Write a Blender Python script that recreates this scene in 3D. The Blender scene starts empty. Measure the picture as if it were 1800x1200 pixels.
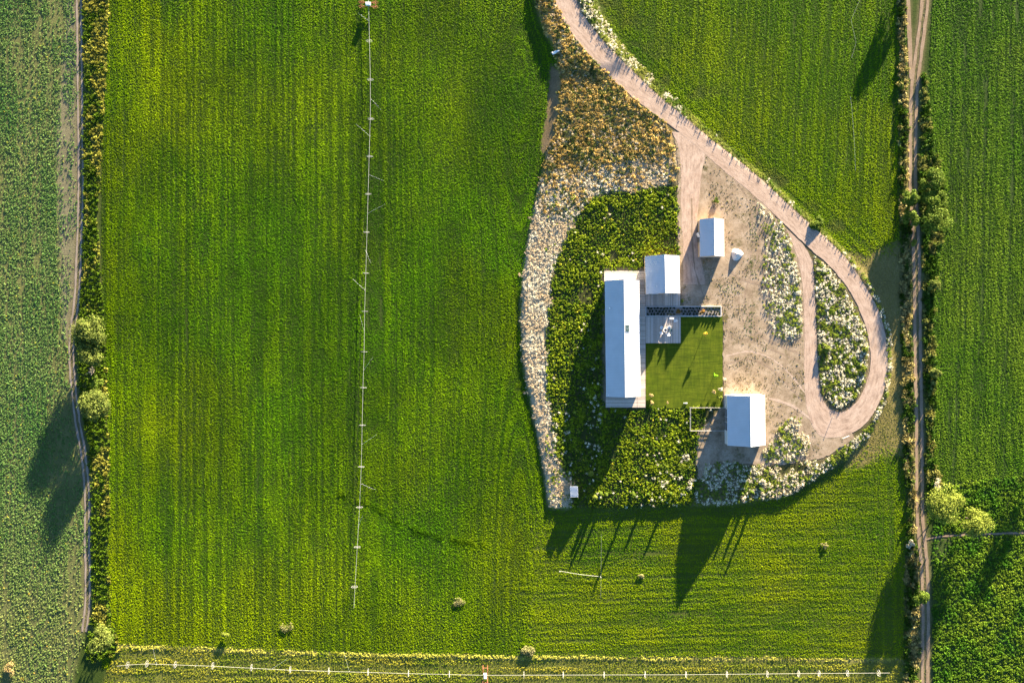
import bpy, math, random
import numpy as np
from mathutils import Vector, Matrix

SC = bpy.context.scene
COL = SC.collection
R = math.radians
random.seed(7)
RNG = np.random.default_rng(11)

# ------------------------------------------------------------------ camera, sky, sun, exposure
S = 0.17            # metres on the ground for one pixel of the 1800 x 1200 photograph
H = 204.0           # flying height of the drone
cam_d = bpy.data.cameras.new('camera')
cam_d.sensor_width = 36.0
cam_d.lens = 24.0
cam_d.clip_start = 1.0
cam_d.clip_end = 6000.0
cam = bpy.data.objects.new('camera', cam_d)
COL.objects.link(cam)
cam.location = (0, 0, H)
cam.rotation_euler = (0, 0, 0)
SC.camera = cam

SUN_EL, SUN_AZ = 7.7, 21.5        # low sun; azimuth measured from the top of the picture to the right
world = bpy.data.worlds.new('World')
SC.world = world
world.use_nodes = True
wn = world.node_tree
bg = wn.nodes['Background']
sky = wn.nodes.new('ShaderNodeTexSky')
sky.sky_type = 'NISHITA'
sky.sun_disc = False
sky.sun_elevation = R(SUN_EL)
sky.sun_rotation = R(SUN_AZ)
sky.air_density = 0.7
sky.dust_density = 0.3
sky.ozone_density = 2.5
wn.links.new(sky.outputs['Color'], bg.inputs['Color'])
bg.inputs['Strength'].default_value = 0.05

sun_d = bpy.data.lights.new('sun', 'SUN')
sun_d.energy = 5.0
sun_d.angle = R(0.55)
sun_d.color = (1.0, 0.82, 0.58)
sun = bpy.data.objects.new('sun', sun_d)
COL.objects.link(sun)
to_sun = Vector((math.sin(R(SUN_AZ)) * math.cos(R(SUN_EL)), math.cos(R(SUN_AZ)) * math.cos(R(SUN_EL)), math.sin(R(SUN_EL))))
sun.rotation_euler = to_sun.to_track_quat('Z', 'Y').to_euler()
sun.location = to_sun * 300

SC.view_settings.view_transform = 'Standard'
SC.view_settings.look = 'None'
SC.view_settings.gamma = 1.0
SC.view_settings.use_curve_mapping = False
SC.view_settings.exposure = 3.3
SC.cycles.max_bounces = 5
SC.cycles.diffuse_bounces = 2
SC.cycles.glossy_bounces = 2
SC.cycles.transmission_bounces = 3
SC.cycles.transparent_max_bounces = 4
SC.cycles.use_denoising = True
SC.cycles.denoiser = 'OPENIMAGEDENOISE'
SC.cycles.denoising_input_passes = 'RGB_ALBEDO_NORMAL'
SC.cycles.denoising_prefilter = 'ACCURATE'

# ------------------------------------------------------------------ numbers: pixels, noise, zones, terrain
def P(px, py, h=0.0):
    """world x, y of the point at height h that the drone sees at photo pixel px, py"""
    k = S * (1 - h / H)
    return (px - 900) * k, -(py - 600) * k

def hashgrid(seed):
    return np.random.default_rng(seed).random((256, 256))
_HG = {}
def vnoise(x, y, seed=0):
    g = _HG.setdefault(seed, hashgrid(1000 + seed))
    x = np.asarray(x, float); y = np.asarray(y, float)
    xi = np.floor(x).astype(int); yi = np.floor(y).astype(int)
    fx = x - xi; fy = y - yi
    fx = fx * fx * (3 - 2 * fx); fy = fy * fy * (3 - 2 * fy)
    a = g[xi & 255, yi & 255]; b = g[(xi + 1) & 255, yi & 255]
    c = g[xi & 255, (yi + 1) & 255]; d = g[(xi + 1) & 255, (yi + 1) & 255]
    return (a * (1 - fx) + b * fx) * (1 - fy) + (c * (1 - fx) + d * fx) * fy
def fbm(x, y, seed=0, oct=3):
    t = 0; w = 0; a = 1.0
    for k in range(oct):
        t = t + a * vnoise(np.asarray(x) * 2 ** k + 17.3 * k, np.asarray(y) * 2 ** k + 9.1 * k, seed + k); w += a; a *= .5
    return t / w
def sstep(a, b, x):
    t = np.clip((np.asarray(x, float) - a) / (b - a), 0, 1)
    return t * t * (3 - 2 * t)
def inpoly(px, py, poly):
    px = np.asarray(px, float); py = np.asarray(py, float)
    ins = np.zeros(px.shape, bool)
    n = len(poly)
    for i in range(n):
        x1, y1 = poly[i]; x2, y2 = poly[(i + 1) % n]
        if y1 == y2: continue
        c = ((y1 > py) != (y2 > py)) & (px < (x2 - x1) * (py - y1) / (y2 - y1) + x1)
        ins ^= c
    return ins

MARG, RES = 160, 2
NX, NY = (1800 + 2 * MARG) // RES, (1200 + 2 * MARG) // RES
CX, CY = np.meshgrid(np.arange(NX) * RES - MARG + 1.0, np.arange(NY) * RES - MARG + 1.0)
def raster(poly, arr, val):
    xs = [p[0] for p in poly]; ys = [p[1] for p in poly]
    i0 = max(0, int((min(xs) + MARG) / RES) - 1); i1 = min(NX, int((max(xs) + MARG) / RES) + 2)
    j0 = max(0, int((min(ys) + MARG) / RES) - 1); j1 = min(NY, int((max(ys) + MARG) / RES) + 2)
    m = inpoly(CX[j0:j1, i0:i1], CY[j0:j1, i0:i1], poly)
    arr[j0:j1, i0:i1][m] = val
def blur(a, r, n=2):
    a = a.astype(float)
    for _ in range(n):
        for ax in (0, 1):
            p = np.pad(a, [(r + 1, r) if k == ax else (0, 0) for k in (0, 1)], mode='edge')
            c = np.cumsum(p, axis=ax)
            if ax == 0: a = (c[2 * r + 1:] - c[:-2 * r - 1]) / (2 * r + 1)
            else: a = (c[:, 2 * r + 1:] - c[:, :-2 * r - 1]) / (2 * r + 1)
    return a
def sample(a, px, py):
    fx = np.clip((np.asarray(px, float) + MARG - 1) / RES, 0, NX - 1.001); fy = np.clip((np.asarray(py, float) + MARG - 1) / RES, 0, NY - 1.001)
    i = fx.astype(int); j = fy.astype(int); u = fx - i; v = fy - j
    if a.ndim == 3: u = u[..., None]; v = v[..., None]
    return (a[j, i] * (1 - u) + a[j, i + 1] * u) * (1 - v) + (a[j + 1, i] * (1 - u) + a[j + 1, i + 1] * u) * v
def ribbon_poly(L, Rr):
    return list(L) + list(Rr)[::-1]
def offset_path(path, w):
    """polygon of half width w (number or list) round a pixel path"""
    n = len(path); L = []; Rr = []
    for i in range(n):
        a = path[max(0, i - 1)]; b = path[min(n - 1, i + 1)]
        dx, dy = b[0] - a[0], b[1] - a[1]; l = math.hypot(dx, dy)
        ww = w[i] if isinstance(w, (list, tuple)) else w
        L.append((path[i][0] + dy / l * ww, path[i][1] - dx / l * ww)); Rr.append((path[i][0] - dy / l * ww, path[i][1] + dx / l * ww))
    return L, Rr

(MAIN, LEFT, LSOIL, TRACK, LHEDGE, NE, RIGHT, ROUGH, BARE, SOUTH, STRIP, DRY, WBAND, WEED, FLOWER, YARD, DRIVE, LAWN, HEDL, HEDR, VERGE, PAVED, BLINE, PATCH) = range(24)

PAD = [(940,-160),(940,0),(955,50),(978,95),(982,130),(975,180),(965,230),(955,290),(945,340),(925,430),(917,500),(915,560),(920,640),(935,710),(950,780),(960,840),(965,893),(1050,893),(1180,888),(1290,885),(1385,870),(1430,840),(1490,800),(1530,755),(1556,700),(1565,640),(1562,590),(1548,540),(1525,490),(1480,440),(1430,395),(1350,320),(1300,280),(1240,232),(1200,195),(1150,155),(1105,108),(1060,60),(1040,0),(1040,-160)]
BANK = [(938,-160),(938,0),(953,50),(976,95),(984,128),(1010,122),(1060,130),(1100,110),(1045,0),(1040,-160)]
LTRACK = [(139,-160),(139,0),(140,100),(141,200),(142,330),(139,430),(135,520),(126,600),(127,650),(135,730),(147,800),(153,870),(153,950),(154,1050),(148,1110)]
RTRACK = [(1636,-160),(1626,0),(1614,100),(1607,160),(1605,250),(1605,340),(1609,400),(1612,500),(1613,600),(1615,700),(1616,800),(1617,900),(1621,950),(1625,1000),(1627,1100),(1626,1200),(1624,1360)]
RTRACK2 = [(1590,-160),(1596,0),(1599,70),(1602,140)]
EPATH = [(1624,948),(1650,943),(1700,939),(1800,936),(1960,934)]
DL = [(973,-160),(975,0),(1000,55),(1040,105),(1080,145),(1130,187),(1172,218),(1215,252),(1270,300),(1325,345),(1378,395),(1425,440),(1457,468),(1487,505),(1509,545),(1524,590),(1528,640),(1516,685),(1498,712),(1475,724),(1455,716),(1440,690),(1436,640),(1433,580),(1430,510),(1426,460),(1408,428)]
DR = [(1008,-160),(1012,0),(1029,36),(1063,80),(1106,122),(1151,165),(1200,205),(1243,241),(1300,285),(1350,328),(1404,378),(1440,410),(1482,450),(1520,505),(1544,550),(1556,600),(1558,650),(1546,700),(1521,742),(1488,763),(1440,765),(1416,715),(1412,640),(1412,580),(1410,510),(1401,455),(1380,402)]
BL = [(1180,232),(1192,262),(1196,300),(1196,360),(1199,420),(1200,500)]
BR = [(1238,240),(1240,268),(1232,310),(1226,370),(1224,420),(1240,500)]
ISLAND = [(1427,447),(1450,466),(1480,502),(1503,542),(1518,575),(1524,605),(1524,640),(1512,680),(1494,708),(1475,718),(1457,710),(1443,688),(1439,640),(1436,580),(1433,520),(1429,470)]
MIDPATCH = [(1325,352),(1350,372),(1378,400),(1390,430),(1400,480),(1407,540),(1405,590),(1390,597),(1360,590),(1345,560),(1338,500),(1342,450),(1345,420),(1330,390)]
YARDP = [(1185,240),(1192,300),(1190,340),(1192,470),(1197,520),(1199,538),(1270,540),(1271,690),(1262,722),(1226,760),(1222,800),(1228,845),(1290,812),(1340,818),(1440,806),(1500,772),(1490,740),(1440,720),(1432,600),(1428,460),(1300,310),(1240,255)]
GARDEN = [(1060,340),(1120,335),(1190,340),(1192,450),(1135,452),(1130,476),(1062,476),(1062,715),(1135,717),(1214,717),(1214,757),(1226,790),(1223,840),(1215,888),(1050,892),(1000,892),(1010,850),(990,830),(975,790),(968,730),(960,660),(958,600),(965,540),(970,480),(985,440),(1005,400),(1020,365)]
WB = [(950,318),(1000,310),(1080,285),(1140,280),(1188,270),(1186,320),(1120,335),(1060,340),(1020,365),(1005,400),(985,440),(970,480),(965,540),(958,600),(960,660),(968,730),(975,790),(990,830),(1012,850),(1000,892),(965,893),(955,820),(940,740),(922,650),(916,560),(918,490),(928,430),(940,360)]
DRYP = [(940,-160),(940,0),(955,50),(978,95),(982,130),(975,180),(965,230),(955,290),(948,322),(1010,315),(1080,290),(1150,285),(1188,280),(1180,235),(1165,214),(1130,187),(1080,147),(1040,107),(1000,62),(975,0),(975,-160)]
SSTRIP = [(1215,888),(1222,855),(1240,815),(1290,808),(1325,818),(1380,835),(1430,818),(1480,788),(1530,744),(1553,690),(1559,610),(1548,555),(1525,505),(1486,452),(1490,446),(1530,500),(1555,550),(1566,600),(1567,645),(1558,702),(1532,757),(1492,802),(1432,842),(1385,872),(1290,886)]
CLUST = [(1338,797),(1350,782),(1362,765),(1378,740),(1395,730),(1408,735),(1406,757),(1422,770),(1418,797),(1385,812),(1345,812)]
VERGE_P = [(1010,-160),(1014,0),(1031,36),(1065,80),(1108,122),(1153,165),(1202,205),(1245,241),(1302,285),(1352,328),(1406,378),(1442,410),(1484,450)]
EDGE_N = [30,30,27,22,19,17,14,11,9,8,9,9,7]
LAWN_P = [(1134.5,556),(1269,556),(1269,717),(1134.5,717)]

ZONE = np.full((NY, NX), MAIN, np.int16)
def z(poly, v): raster(poly, ZONE, v)
z([(-170,-170),(137,-170),(138,0),(140,200),(141,330),(138,430),(133,520),(124,600),(125,650),(133,730),(146,800),(151,870),(152,950),(152,1050),(145,1120),(128,1200),(110,1370),(-170,1370)], LEFT)
z([(100,-170),(137,-170),(138,0),(140,200),(141,330),(138,430),(133,520),(124,600),(110,600),(104,420),(98,250),(112,100),(118,30)], LSOIL)
z([(146,-170),(146,0),(145,200),(146,400),(140,500),(140,540),(135,620),(140,700),(155,780),(160,850),(161,950),(163,1050),(160,1100),(150,1150),(165,1165),(215,1142),(197,1100),(190,1000),(192,900),(192,800),(190,700),(185,600),(178,500),(172,400),(176,300),(183,200),(188,100),(193,0),(193,-170)], LHEDGE)
z([(205,1144),(260,1140),(330,1143),(600,1152),(900,1158),(1200,1160),(1600,1162),(1600,1370),(120,1370),(185,1190)], STRIP)
z([(940,895),(1180,890),(1400,870),(1470,830),(1560,790),(1592,830),(1598,900),(1590,960),(1600,1160),(1200,1157),(925,1155),(935,1020)], SOUTH)
z([(1030,-170),(1040,0),(1070,50),(1120,110),(1200,190),(1260,240),(1330,300),(1400,360),(1440,400),(1490,440),(1530,450),(1580,430),(1580,200),(1580,-170)], NE)
z([(1490,445),(1530,448),(1582,420),(1586,600),(1590,800),(1560,800),(1480,832),(1500,790),(1540,740),(1560,690),(1562,600),(1550,540),(1525,490)], BARE)
z([(1640,-170),(1640,0),(1632,130),(1640,250),(1660,350),(1668,400),(1650,430),(1645,500),(1642,600),(1645,700),(1640,800),(1655,850),(1700,845),(1970,822),(1970,-170)], RIGHT)
z([(1640,860),(1700,845),(1970,822),(1970,1370),(1640,1370)], ROUGH)
z([(1578,-170),(1580,300),(1584,600),(1588,800),(1596,900),(1590,1000),(1588,1200),(1570,1370),(1612,1370),(1614,1200),(1616,1100),(1614,1000),(1609,940),(1606,800),(1604,600),(1602,500),(1600,420),(1596,330),(1595,200),(1592,100),(1588,-170)], HEDL)
z([(1620,130),(1628,130),(1640,250),(1662,350),(1668,400),(1650,430),(1645,500),(1642,600),(1645,700),(1640,800),(1655,850),(1642,882),(1628,880),(1624,700),(1621,500),(1619,400),(1614,300)], HEDR)
z([(205,1132),(330,1136),(600,1146),(900,1152),(1200,1154),(1590,1156),(1590,1162),(900,1158),(600,1153),(330,1143),(205,1140)], BLINE)
z(PAD, WEED); z(DRYP, DRY); z([(968,112),(984,126),(982,182),(972,238),(958,275),(950,262),(960,205),(964,150)], PATCH); z(WB, WBAND); z(YARDP, YARD); z(GARDEN, WEED)
z(SSTRIP, FLOWER); z(CLUST, FLOWER); z(MIDPATCH, FLOWER); z(ISLAND, FLOWER)
vp = VERGE_P; L_, R_ = offset_path(vp, EDGE_N)
z(list(vp) + [l for l in L_][::-1], VERGE)
z(ribbon_poly(DL, DR), DRIVE); z(ISLAND, FLOWER)
z(ribbon_poly(BL, BR), DRIVE)
z(LAWN_P, LAWN)
z([(1061,475),(1135,475),(1135,450),(1197,450),(1197,538),(1269,538),(1269,557),(1197,557),(1197,604),(1135,604),(1135,716),(1061,716)], PAVED)
z([(1272,690),(1340,690),(1340,783),(1272,783)], PAVED); z([(1227,385),(1269,385),(1269,453),(1227,453)], PAVED)
for path, w in ((LTRACK, 7), (RTRACK, 10), (RTRACK2, 5), (EPATH, 3.2)):
    a, b = offset_path(path, w); z(ribbon_poly(a, b), TRACK)

padr = np.zeros((NY, NX)); raster(PAD, padr, 1.0)
bankr = np.zeros((NY, NX)); raster(BANK, bankr, 1.0)
PADH = 0.65
HGT = blur(padr, 2, 2) * PADH + blur(bankr, 4, 2) * 0.55
def ZT(x, y):
    return sample(HGT, np.asarray(x) / S + 900, 600 - np.asarray(y) / S)
def zt(x, y): return float(ZT(np.array([x]), np.array([y]))[0])

# ------------------------------------------------------------------ materials
MATS = {}
def nt(name):
    m = bpy.data.materials.new(name); m.use_nodes = True
    MATS[name] = m
    t = m.node_tree; b = t.nodes['Principled BSDF']
    return m, t, b
def ramp(t, fac, stops):
    r = t.nodes.new('ShaderNodeValToRGB'); t.links.new(fac, r.inputs[0])
    e = r.color_ramp.elements
    while len(e) < len(stops): e.new(0.5)
    for k, (p, c) in enumerate(stops): e[k].position = p; e[k].color = (*c, 1)
    return r.outputs[0]
def noise(t, scale, detail=4, rough=.6, vec=None, stretch=None):
    if vec is None:
        g = t.nodes.new('ShaderNodeNewGeometry'); vec = g.outputs['Position']
    if stretch:
        mp = t.nodes.new('ShaderNodeMapping'); mp.inputs['Scale'].default_value = stretch; t.links.new(vec, mp.inputs['Vector']); vec = mp.outputs[0]
    n = t.nodes.new('ShaderNodeTexNoise'); n.inputs['Scale'].default_value = scale; n.inputs['Detail'].default_value = detail; n.inputs['Roughness'].default_value = rough
    t.links.new(vec, n.inputs['Vector'])
    return n.outputs['Fac']
def mix(t, fac, a, b, mode='MIX'):
    m = t.nodes.new('ShaderNodeMix'); m.data_type = 'RGBA'; m.blend_type = mode
    for s, v in ((m.inputs[0], fac), (m.inputs[6], a), (m.inputs[7], b)):
        if hasattr(v, 'is_linked'): t.links.new(v, s)
        elif isinstance(v, (int, float)): s.default_value = v
        else: s.default_value = (*v, 1)
    return m.outputs[2]
def bump(t, b, h, strength, dist):
    n = t.nodes.new('ShaderNodeBump'); n.inputs['Strength'].default_value = strength; n.inputs['Distance'].default_value = dist
    t.links.new(h, n.inputs['Height']); t.links.new(n.outputs[0], b.inputs['Normal'])
def plain(name, c, rough=.6, metal=0.0, var=.15, scale=2.0):
    m, t, b = nt(name)
    n = noise(t, scale, 3)
    t.links.new(ramp(t, n, [(.3, tuple(v * (1 - var) for v in c)), (.7, tuple(min(1, v * (1 + var)) for v in c))]), b.inputs['Base Color'])
    b.inputs['Roughness'].default_value = rough; b.inputs['Metallic'].default_value = metal
    return m
plain('roof_metal', (.50, .53, .56), .5, 0, .06, .35)
plain('seam_metal', (.42, .45, .48), .45, 0, .04, 1)
plain('white_paint', (.78, .78, .76), .5, 0, .05)
plain('tan_wood', (.46, .33, .20), .7, 0, .2, 3)
plain('board_wall', (.55, .53, .50), .7, 0, .12, 3)
plain('grey_wood', (.40, .36, .31), .75, 0, .2, 3)
plain('dark_inside', (.03, .028, .025), .9)  # shade inside the open stall, put into the back wall's colour
plain('aluminium', (.80, .80, .78), .35, .3, .06)
plain('pipe_metal', (.34, .35, .31), .5, .0, .1)
plain('galvanised', (.42, .42, .40), .45, .3, .1)
plain('rust_red', (.30, .10, .05), .8, 0, .3, 3)
plain('white_plastic', (.75, .77, .78), .4, 0, .05)
plain('black_metal', (.03, .03, .03), .5)
plain('slate_cushion', (.10, .16, .18), .8)
plain('gravel_white', (.62, .57, .50), .9, 0, .3, 9)
plain('bark', (.12, .09, .065), .9, 0, .3, 6)
plain('dead_wood', (.42, .36, .28), .9, 0, .2, 6)
plain('pen_grey', (.33, .32, .29), .6)
plain('pot_white', (.8, .8, .78), .5)
m, t, b = nt('glass_dark'); b.inputs['Base Color'].default_value = (.03, .05, .05, 1); b.inputs['Roughness'].default_value = .08
m, t, b = nt('water'); b.inputs['Base Color'].default_value = (.75, .8, .82, 1); b.inputs['Roughness'].default_value = .25

def veg_material(name, gain=1.0, transl=.3, attr='col', rough=.55):
    """leaf material, colour carried per plant"""
    m, t, b = nt(name)
    a = t.nodes.new('ShaderNodeAttribute'); a.attribute_type = 'INSTANCER'; a.attribute_name = attr
    n = noise(t, 3.0, 2)
    c = mix(t, 1.0, a.outputs['Color'], ramp(t, n, [(.3, (.78 * gain,) * 3), (.7, (1.2 * gain,) * 3)]), 'MULTIPLY')
    t.links.new(c, b.inputs['Base Color']); b.inputs['Roughness'].default_value = rough
    b.inputs['Specular IOR Level'].default_value = .04
    tr = t.nodes.new('ShaderNodeBsdfTranslucent'); t.links.new(c, tr.inputs['Color'])
    ms = t.nodes.new('ShaderNodeMixShader'); ms.inputs[0].default_value = transl
    t.links.new(b.outputs[0], ms.inputs[1]); t.links.new(tr.outputs[0], ms.inputs[2])
    t.links.new(ms.outputs[0], t.nodes['Material Output'].inputs['Surface'])
    return m
veg_material('leaf_inst'); veg_material('stem_inst', .45, .2)
veg_material('petal_inst', 1.0, .25, 'col2', .8)
def leaf_fixed(name, c1, c2, transl=.3):
    m, t, b = nt(name)
    n = noise(t, .9, 3)
    c = ramp(t, n, [(.3, c1), (.7, c2)])
    t.links.new(c, b.inputs['Base Color']); b.inputs['Roughness'].default_value = .6; b.inputs['Specular IOR Level'].default_value = .04
    tr = t.nodes.new('ShaderNodeBsdfTranslucent'); t.links.new(c, tr.inputs['Color'])
    ms = t.nodes.new('ShaderNodeMixShader'); ms.inputs[0].default_value = transl
    t.links.new(b.outputs[0], ms.inputs[1]); t.links.new(tr.outputs[0], ms.inputs[2])
    t.links.new(ms.outputs[0], t.nodes['Material Output'].inputs['Surface'])
leaf_fixed('willow_leaf', (.075, .115, .022), (.17, .20, .045))
leaf_fixed('green_leaf', (.07, .13, .015), (.15, .20, .03))
leaf_fixed('lime_leaf', (.14, .19, .025), (.24, .28, .05))
leaf_fixed('bright_leaf', (.20, .42, .02), (.30, .55, .03))
leaf_fixed('yellow_leaf', (.55, .42, .05), (.70, .52, .08))
leaf_fixed('dark_leaf', (.018, .03, .014), (.035, .055, .02))
leaf_fixed('straw_leaf', (.34, .26, .10), (.48, .38, .17))
leaf_fixed('cream_leaf', (.50, .46, .32), (.66, .60, .44))
leaf_fixed('pale_weed', (.20, .21, .07), (.36, .33, .16))
leaf_fixed('rust_leaf', (.22, .12, .03), (.34, .20, .05))

# ------------------------------------------------------------------ mesh helpers
def mesh_obj(name, verts, faces, mat, parent=None, smooth=False):
    me = bpy.data.meshes.new(name)
    me.from_pydata([tuple(v) for v in verts], [], [tuple(f) for f in faces])
    me.materials.append(MATS[mat]) if isinstance(mat, str) else [me.materials.append(MATS[q]) for q in mat]
    if smooth: me.polygons.foreach_set('use_smooth', [True] * len(me.polygons))
    o = bpy.data.objects.new(name, me); COL.objects.link(o)
    if parent: o.parent = parent
    return o
def link_mesh(name, me, parent=None, loc=(0, 0, 0), rz=0, sc=1):
    o = bpy.data.objects.new(name, me); COL.objects.link(o); o.location = loc; o.rotation_euler = (0, 0, rz)
    o.scale = (sc, sc, sc) if isinstance(sc, (int, float)) else sc
    if parent: o.parent = parent
    return o
def tag(o, label, cat, group=None, kind=None):
    if label: o['label'] = label
    if cat: o['category'] = cat
    if group: o['group'] = group
    if kind: o['kind'] = kind
    return o
def thing(name, label, cat, loc, rz=0, group=None):
    o = bpy.data.objects.new(name, None); COL.objects.link(o)
    o.empty_display_size = .5
    o.location = loc; o.rotation_euler = (0, 0, rz)
    return tag(o, label, cat, group)
def copy_tree(o, parent=None):
    c = o.copy(); COL.objects.link(c); c.parent = parent
    for ch in list(o.children):
        copy_tree(ch, c)
    return c
class MB:
    def __init__(s): s.v = []; s.f = []
    def add(s, v, f):
        n = len(s.v); s.v += [tuple(p) for p in v]; s.f += [tuple(i + n for i in q) for q in f]; return s
    def box(s, x0, x1, y0, y1, z0, z1, M=None):
        v = [Vector(p) for p in ((x0,y0,z0),(x1,y0,z0),(x1,y1,z0),(x0,y1,z0),(x0,y0,z1),(x1,y0,z1),(x1,y1,z1),(x0,y1,z1))]
        if M: v = [M @ p for p in v]
        return s.add(v, [(0,3,2,1),(4,5,6,7),(0,1,5,4),(1,2,6,5),(2,3,7,6),(3,0,4,7)])
    def tube(s, a, b, r0, r1=None, n=6):
        a = Vector(a); b = Vector(b); r1 = r0 if r1 is None else r1
        d = (b - a).normalized(); u = d.orthogonal().normalized(); w = d.cross(u)
        v = []
        for p, r in ((a, r0), (b, r1)):
            for k in range(n):
                t_ = 2 * math.pi * k / n; v.append(p + (u * math.cos(t_) + w * math.sin(t_)) * r)
        f = [(k, (k + 1) % n, n + (k + 1) % n, n + k) for k in range(n)] + [tuple(range(n))[::-1], tuple(range(n, 2 * n))]
        return s.add(v, f)
    def ring(s, R0, R1, z0, z1, n=24, c=(0, 0)):
        v = []
        for k in range(n):
            a = 2 * math.pi * k / n
            for r, zz in ((R0, z0), (R1, z0), (R1, z1), (R0, z1)): v.append((c[0] + r * math.cos(a), c[1] + r * math.sin(a), zz))
        f = []
        for k in range(n):
            q = (k + 1) % n
            for e in range(4): f.append((4 * k + e, 4 * q + e, 4 * q + (e + 1) % 4, 4 * k + (e + 1) % 4))
        return s.add(v, f)
    def disc(s, r, z0, z1, n=20, c=(0, 0)):
        return s.tube((c[0], c[1], z0), (c[0], c[1], z1), r, r, n)
    def build(s, name, mat, parent=None, smooth=False): return mesh_obj(name, s.v, s.f, mat, parent, smooth)

# ------------------------------------------------------------------ ground
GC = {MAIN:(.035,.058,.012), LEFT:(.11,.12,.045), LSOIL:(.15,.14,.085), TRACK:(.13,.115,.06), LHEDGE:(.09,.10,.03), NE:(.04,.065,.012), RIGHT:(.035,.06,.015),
      ROUGH:(.045,.07,.018), BARE:(.17,.145,.055), SOUTH:(.065,.085,.018), STRIP:(.12,.13,.03), DRY:(.30,.22,.10), WBAND:(.40,.33,.22), WEED:(.05,.055,.02),
      FLOWER:(.13,.11,.06), YARD:(.27,.20,.14), DRIVE:(.28,.21,.15), LAWN:(.07,.10,.01), HEDL:(.10,.10,.04), HEDR:(.07,.09,.025), VERGE:(.10,.11,.03), PAVED:(.2,.17,.13), BLINE:(.22,.2,.07), PATCH:(.17,.125,.07)}
lut = np.array([GC[k] for k in range(24)])
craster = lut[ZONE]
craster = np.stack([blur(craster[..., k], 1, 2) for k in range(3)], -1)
far = np.array([-9000, -4000, -1500, -600, -300.0])
gx = np.concatenate([far, np.arange(-MARG + 2, 1800 + MARG - 1, 4.0), 1800 - far])
gy = np.concatenate([far, np.arange(-MARG + 2, 1200 + MARG - 1, 4.0), 1200 - far])
GX, GY = np.meshgrid(gx, gy)
wx = (GX - 900) * S; wy = (600 - GY) * S
inside = (GX > -MARG) & (GX < 1800 + MARG) & (GY > -MARG) & (GY < 1200 + MARG)
wz = np.where(inside, sample(HGT, GX, GY), 0.0)
wz = wz + (fbm(wx / 7, wy / 7, 3) - .5) * .03 * inside - 0.04
n1, n0 = GX.shape
V = np.stack([wx, wy, wz], -1).reshape(-1, 3)
idx = np.arange(n0 * n1).reshape(n1, n0)
F = np.stack([idx[:-1, :-1], idx[1:, :-1], idx[1:, 1:], idx[:-1, 1:]], -1).reshape(-1, 4)
def np_mesh(name, V, F, mats, colors=None):
    me = bpy.data.meshes.new(name)
    me.vertices.add(len(V)); me.vertices.foreach_set('co', V.astype(np.float32).ravel())
    k = F.shape[1]
    me.loops.add(F.size); me.loops.foreach_set('vertex_index', F.astype(np.int32).ravel())
    me.polygons.add(len(F)); me.polygons.foreach_set('loop_start', np.arange(0, F.size, k, dtype=np.int32))
    me.update(calc_edges=True)
    for m_ in mats: me.materials.append(MATS[m_])
    if colors is not None:
        a = me.attributes.new('col', 'FLOAT_COLOR', 'POINT')
        a.data.foreach_set('color', np.concatenate([colors, np.ones((len(colors), 1))], 1).astype(np.float32).ravel())
    return me
gcol = sample(craster, np.clip(GX, -MARG + 2, 1800 + MARG - 3), np.clip(GY, -MARG + 2, 1200 + MARG - 3)).reshape(-1, 3)
m, t, b = nt('ground_soil')
a = t.nodes.new('ShaderNodeAttribute'); a.attribute_name = 'col'
n1_ = noise(t, 2.2, 6, .7); n2_ = noise(t, .12, 3)
c = mix(t, 1.0, a.outputs['Color'], ramp(t, n1_, [(.25, (.6, .6, .6)), (.75, (1.4, 1.4, 1.4))]), 'MULTIPLY')
c = mix(t, 1.0, c, ramp(t, n2_, [(.3, (.85, .85, .8)), (.7, (1.15, 1.12, 1.1))]), 'MULTIPLY')
t.links.new(c, b.inputs['Base Color']); b.inputs['Roughness'].default_value = .95; b.inputs['Specular IOR Level'].default_value = .05
bump(t, b, n1_, .6, .12)
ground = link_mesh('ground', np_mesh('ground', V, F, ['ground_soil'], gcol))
tag(ground, 'flat farmland soil under the crops, tracks and homestead', 'ground', kind='structure')

# ------------------------------------------------------------------ sheets: roads, yard, lawn
def dirt_material(name, c1, c2, c3, grass=(.09, .10, .03), gamt=.0, rut=False):
    m, t, b = nt(name)
    n1 = noise(t, .30, 7, .72); n2 = noise(t, 3.0, 5, .7); n3 = noise(t, .13, 4, .65)
    c = ramp(t, n1, [(.3, c1), (.5, c2), (.72, c3)])
    c = mix(t, 1.0, c, ramp(t, n2, [(.3, (.82, .8, .78)), (.7, (1.14, 1.14, 1.14))]), 'MULTIPLY')
    if gamt:
        g = ramp(t, noise(t, .22, 7, .75), [(.52 - gamt, (0, 0, 0)), (.60 - gamt * .6, (.75, .75, .75))]) if False else ramp(t, noise(t, .2, 7, .75), [(.54, (0, 0, 0)), (.66, (gamt,) * 3)])
        c = mix(t, g, c, grass)
    if rut:
        a = t.nodes.new('ShaderNodeAttribute'); a.attribute_name = 'lat'
        # streaks along the wheel paths: noise over (lateral, along)
        cb = t.nodes.new('ShaderNodeCombineXYZ'); sp = t.nodes.new('ShaderNodeSeparateColor')
        t.links.new(a.outputs['Color'], sp.inputs[0])
        t.links.new(sp.outputs[0], cb.inputs[0]); t.links.new(sp.outputs[1], cb.inputs[1])
        ns = noise(t, 1.0, 4, .7, cb.outputs[0], (9, .35, 1))
        c = mix(t, 1.0, c, ramp(t, ns, [(.30, (.64, .62, .60)), (.5, (1, 1, 1)), (.7, (1.2, 1.19, 1.17))]), 'MULTIPLY')
    t.links.new(c, b.inputs['Base Color']); b.inputs['Roughness'].default_value = .95; b.inputs['Specular IOR Level'].default_value = .05
    bump(t, b, n2, .35, .05)
    return m
dirt_material('drive_dirt', (.34, .25, .19), (.395, .30, .235), (.46, .36, .29), rut=True)
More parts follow.
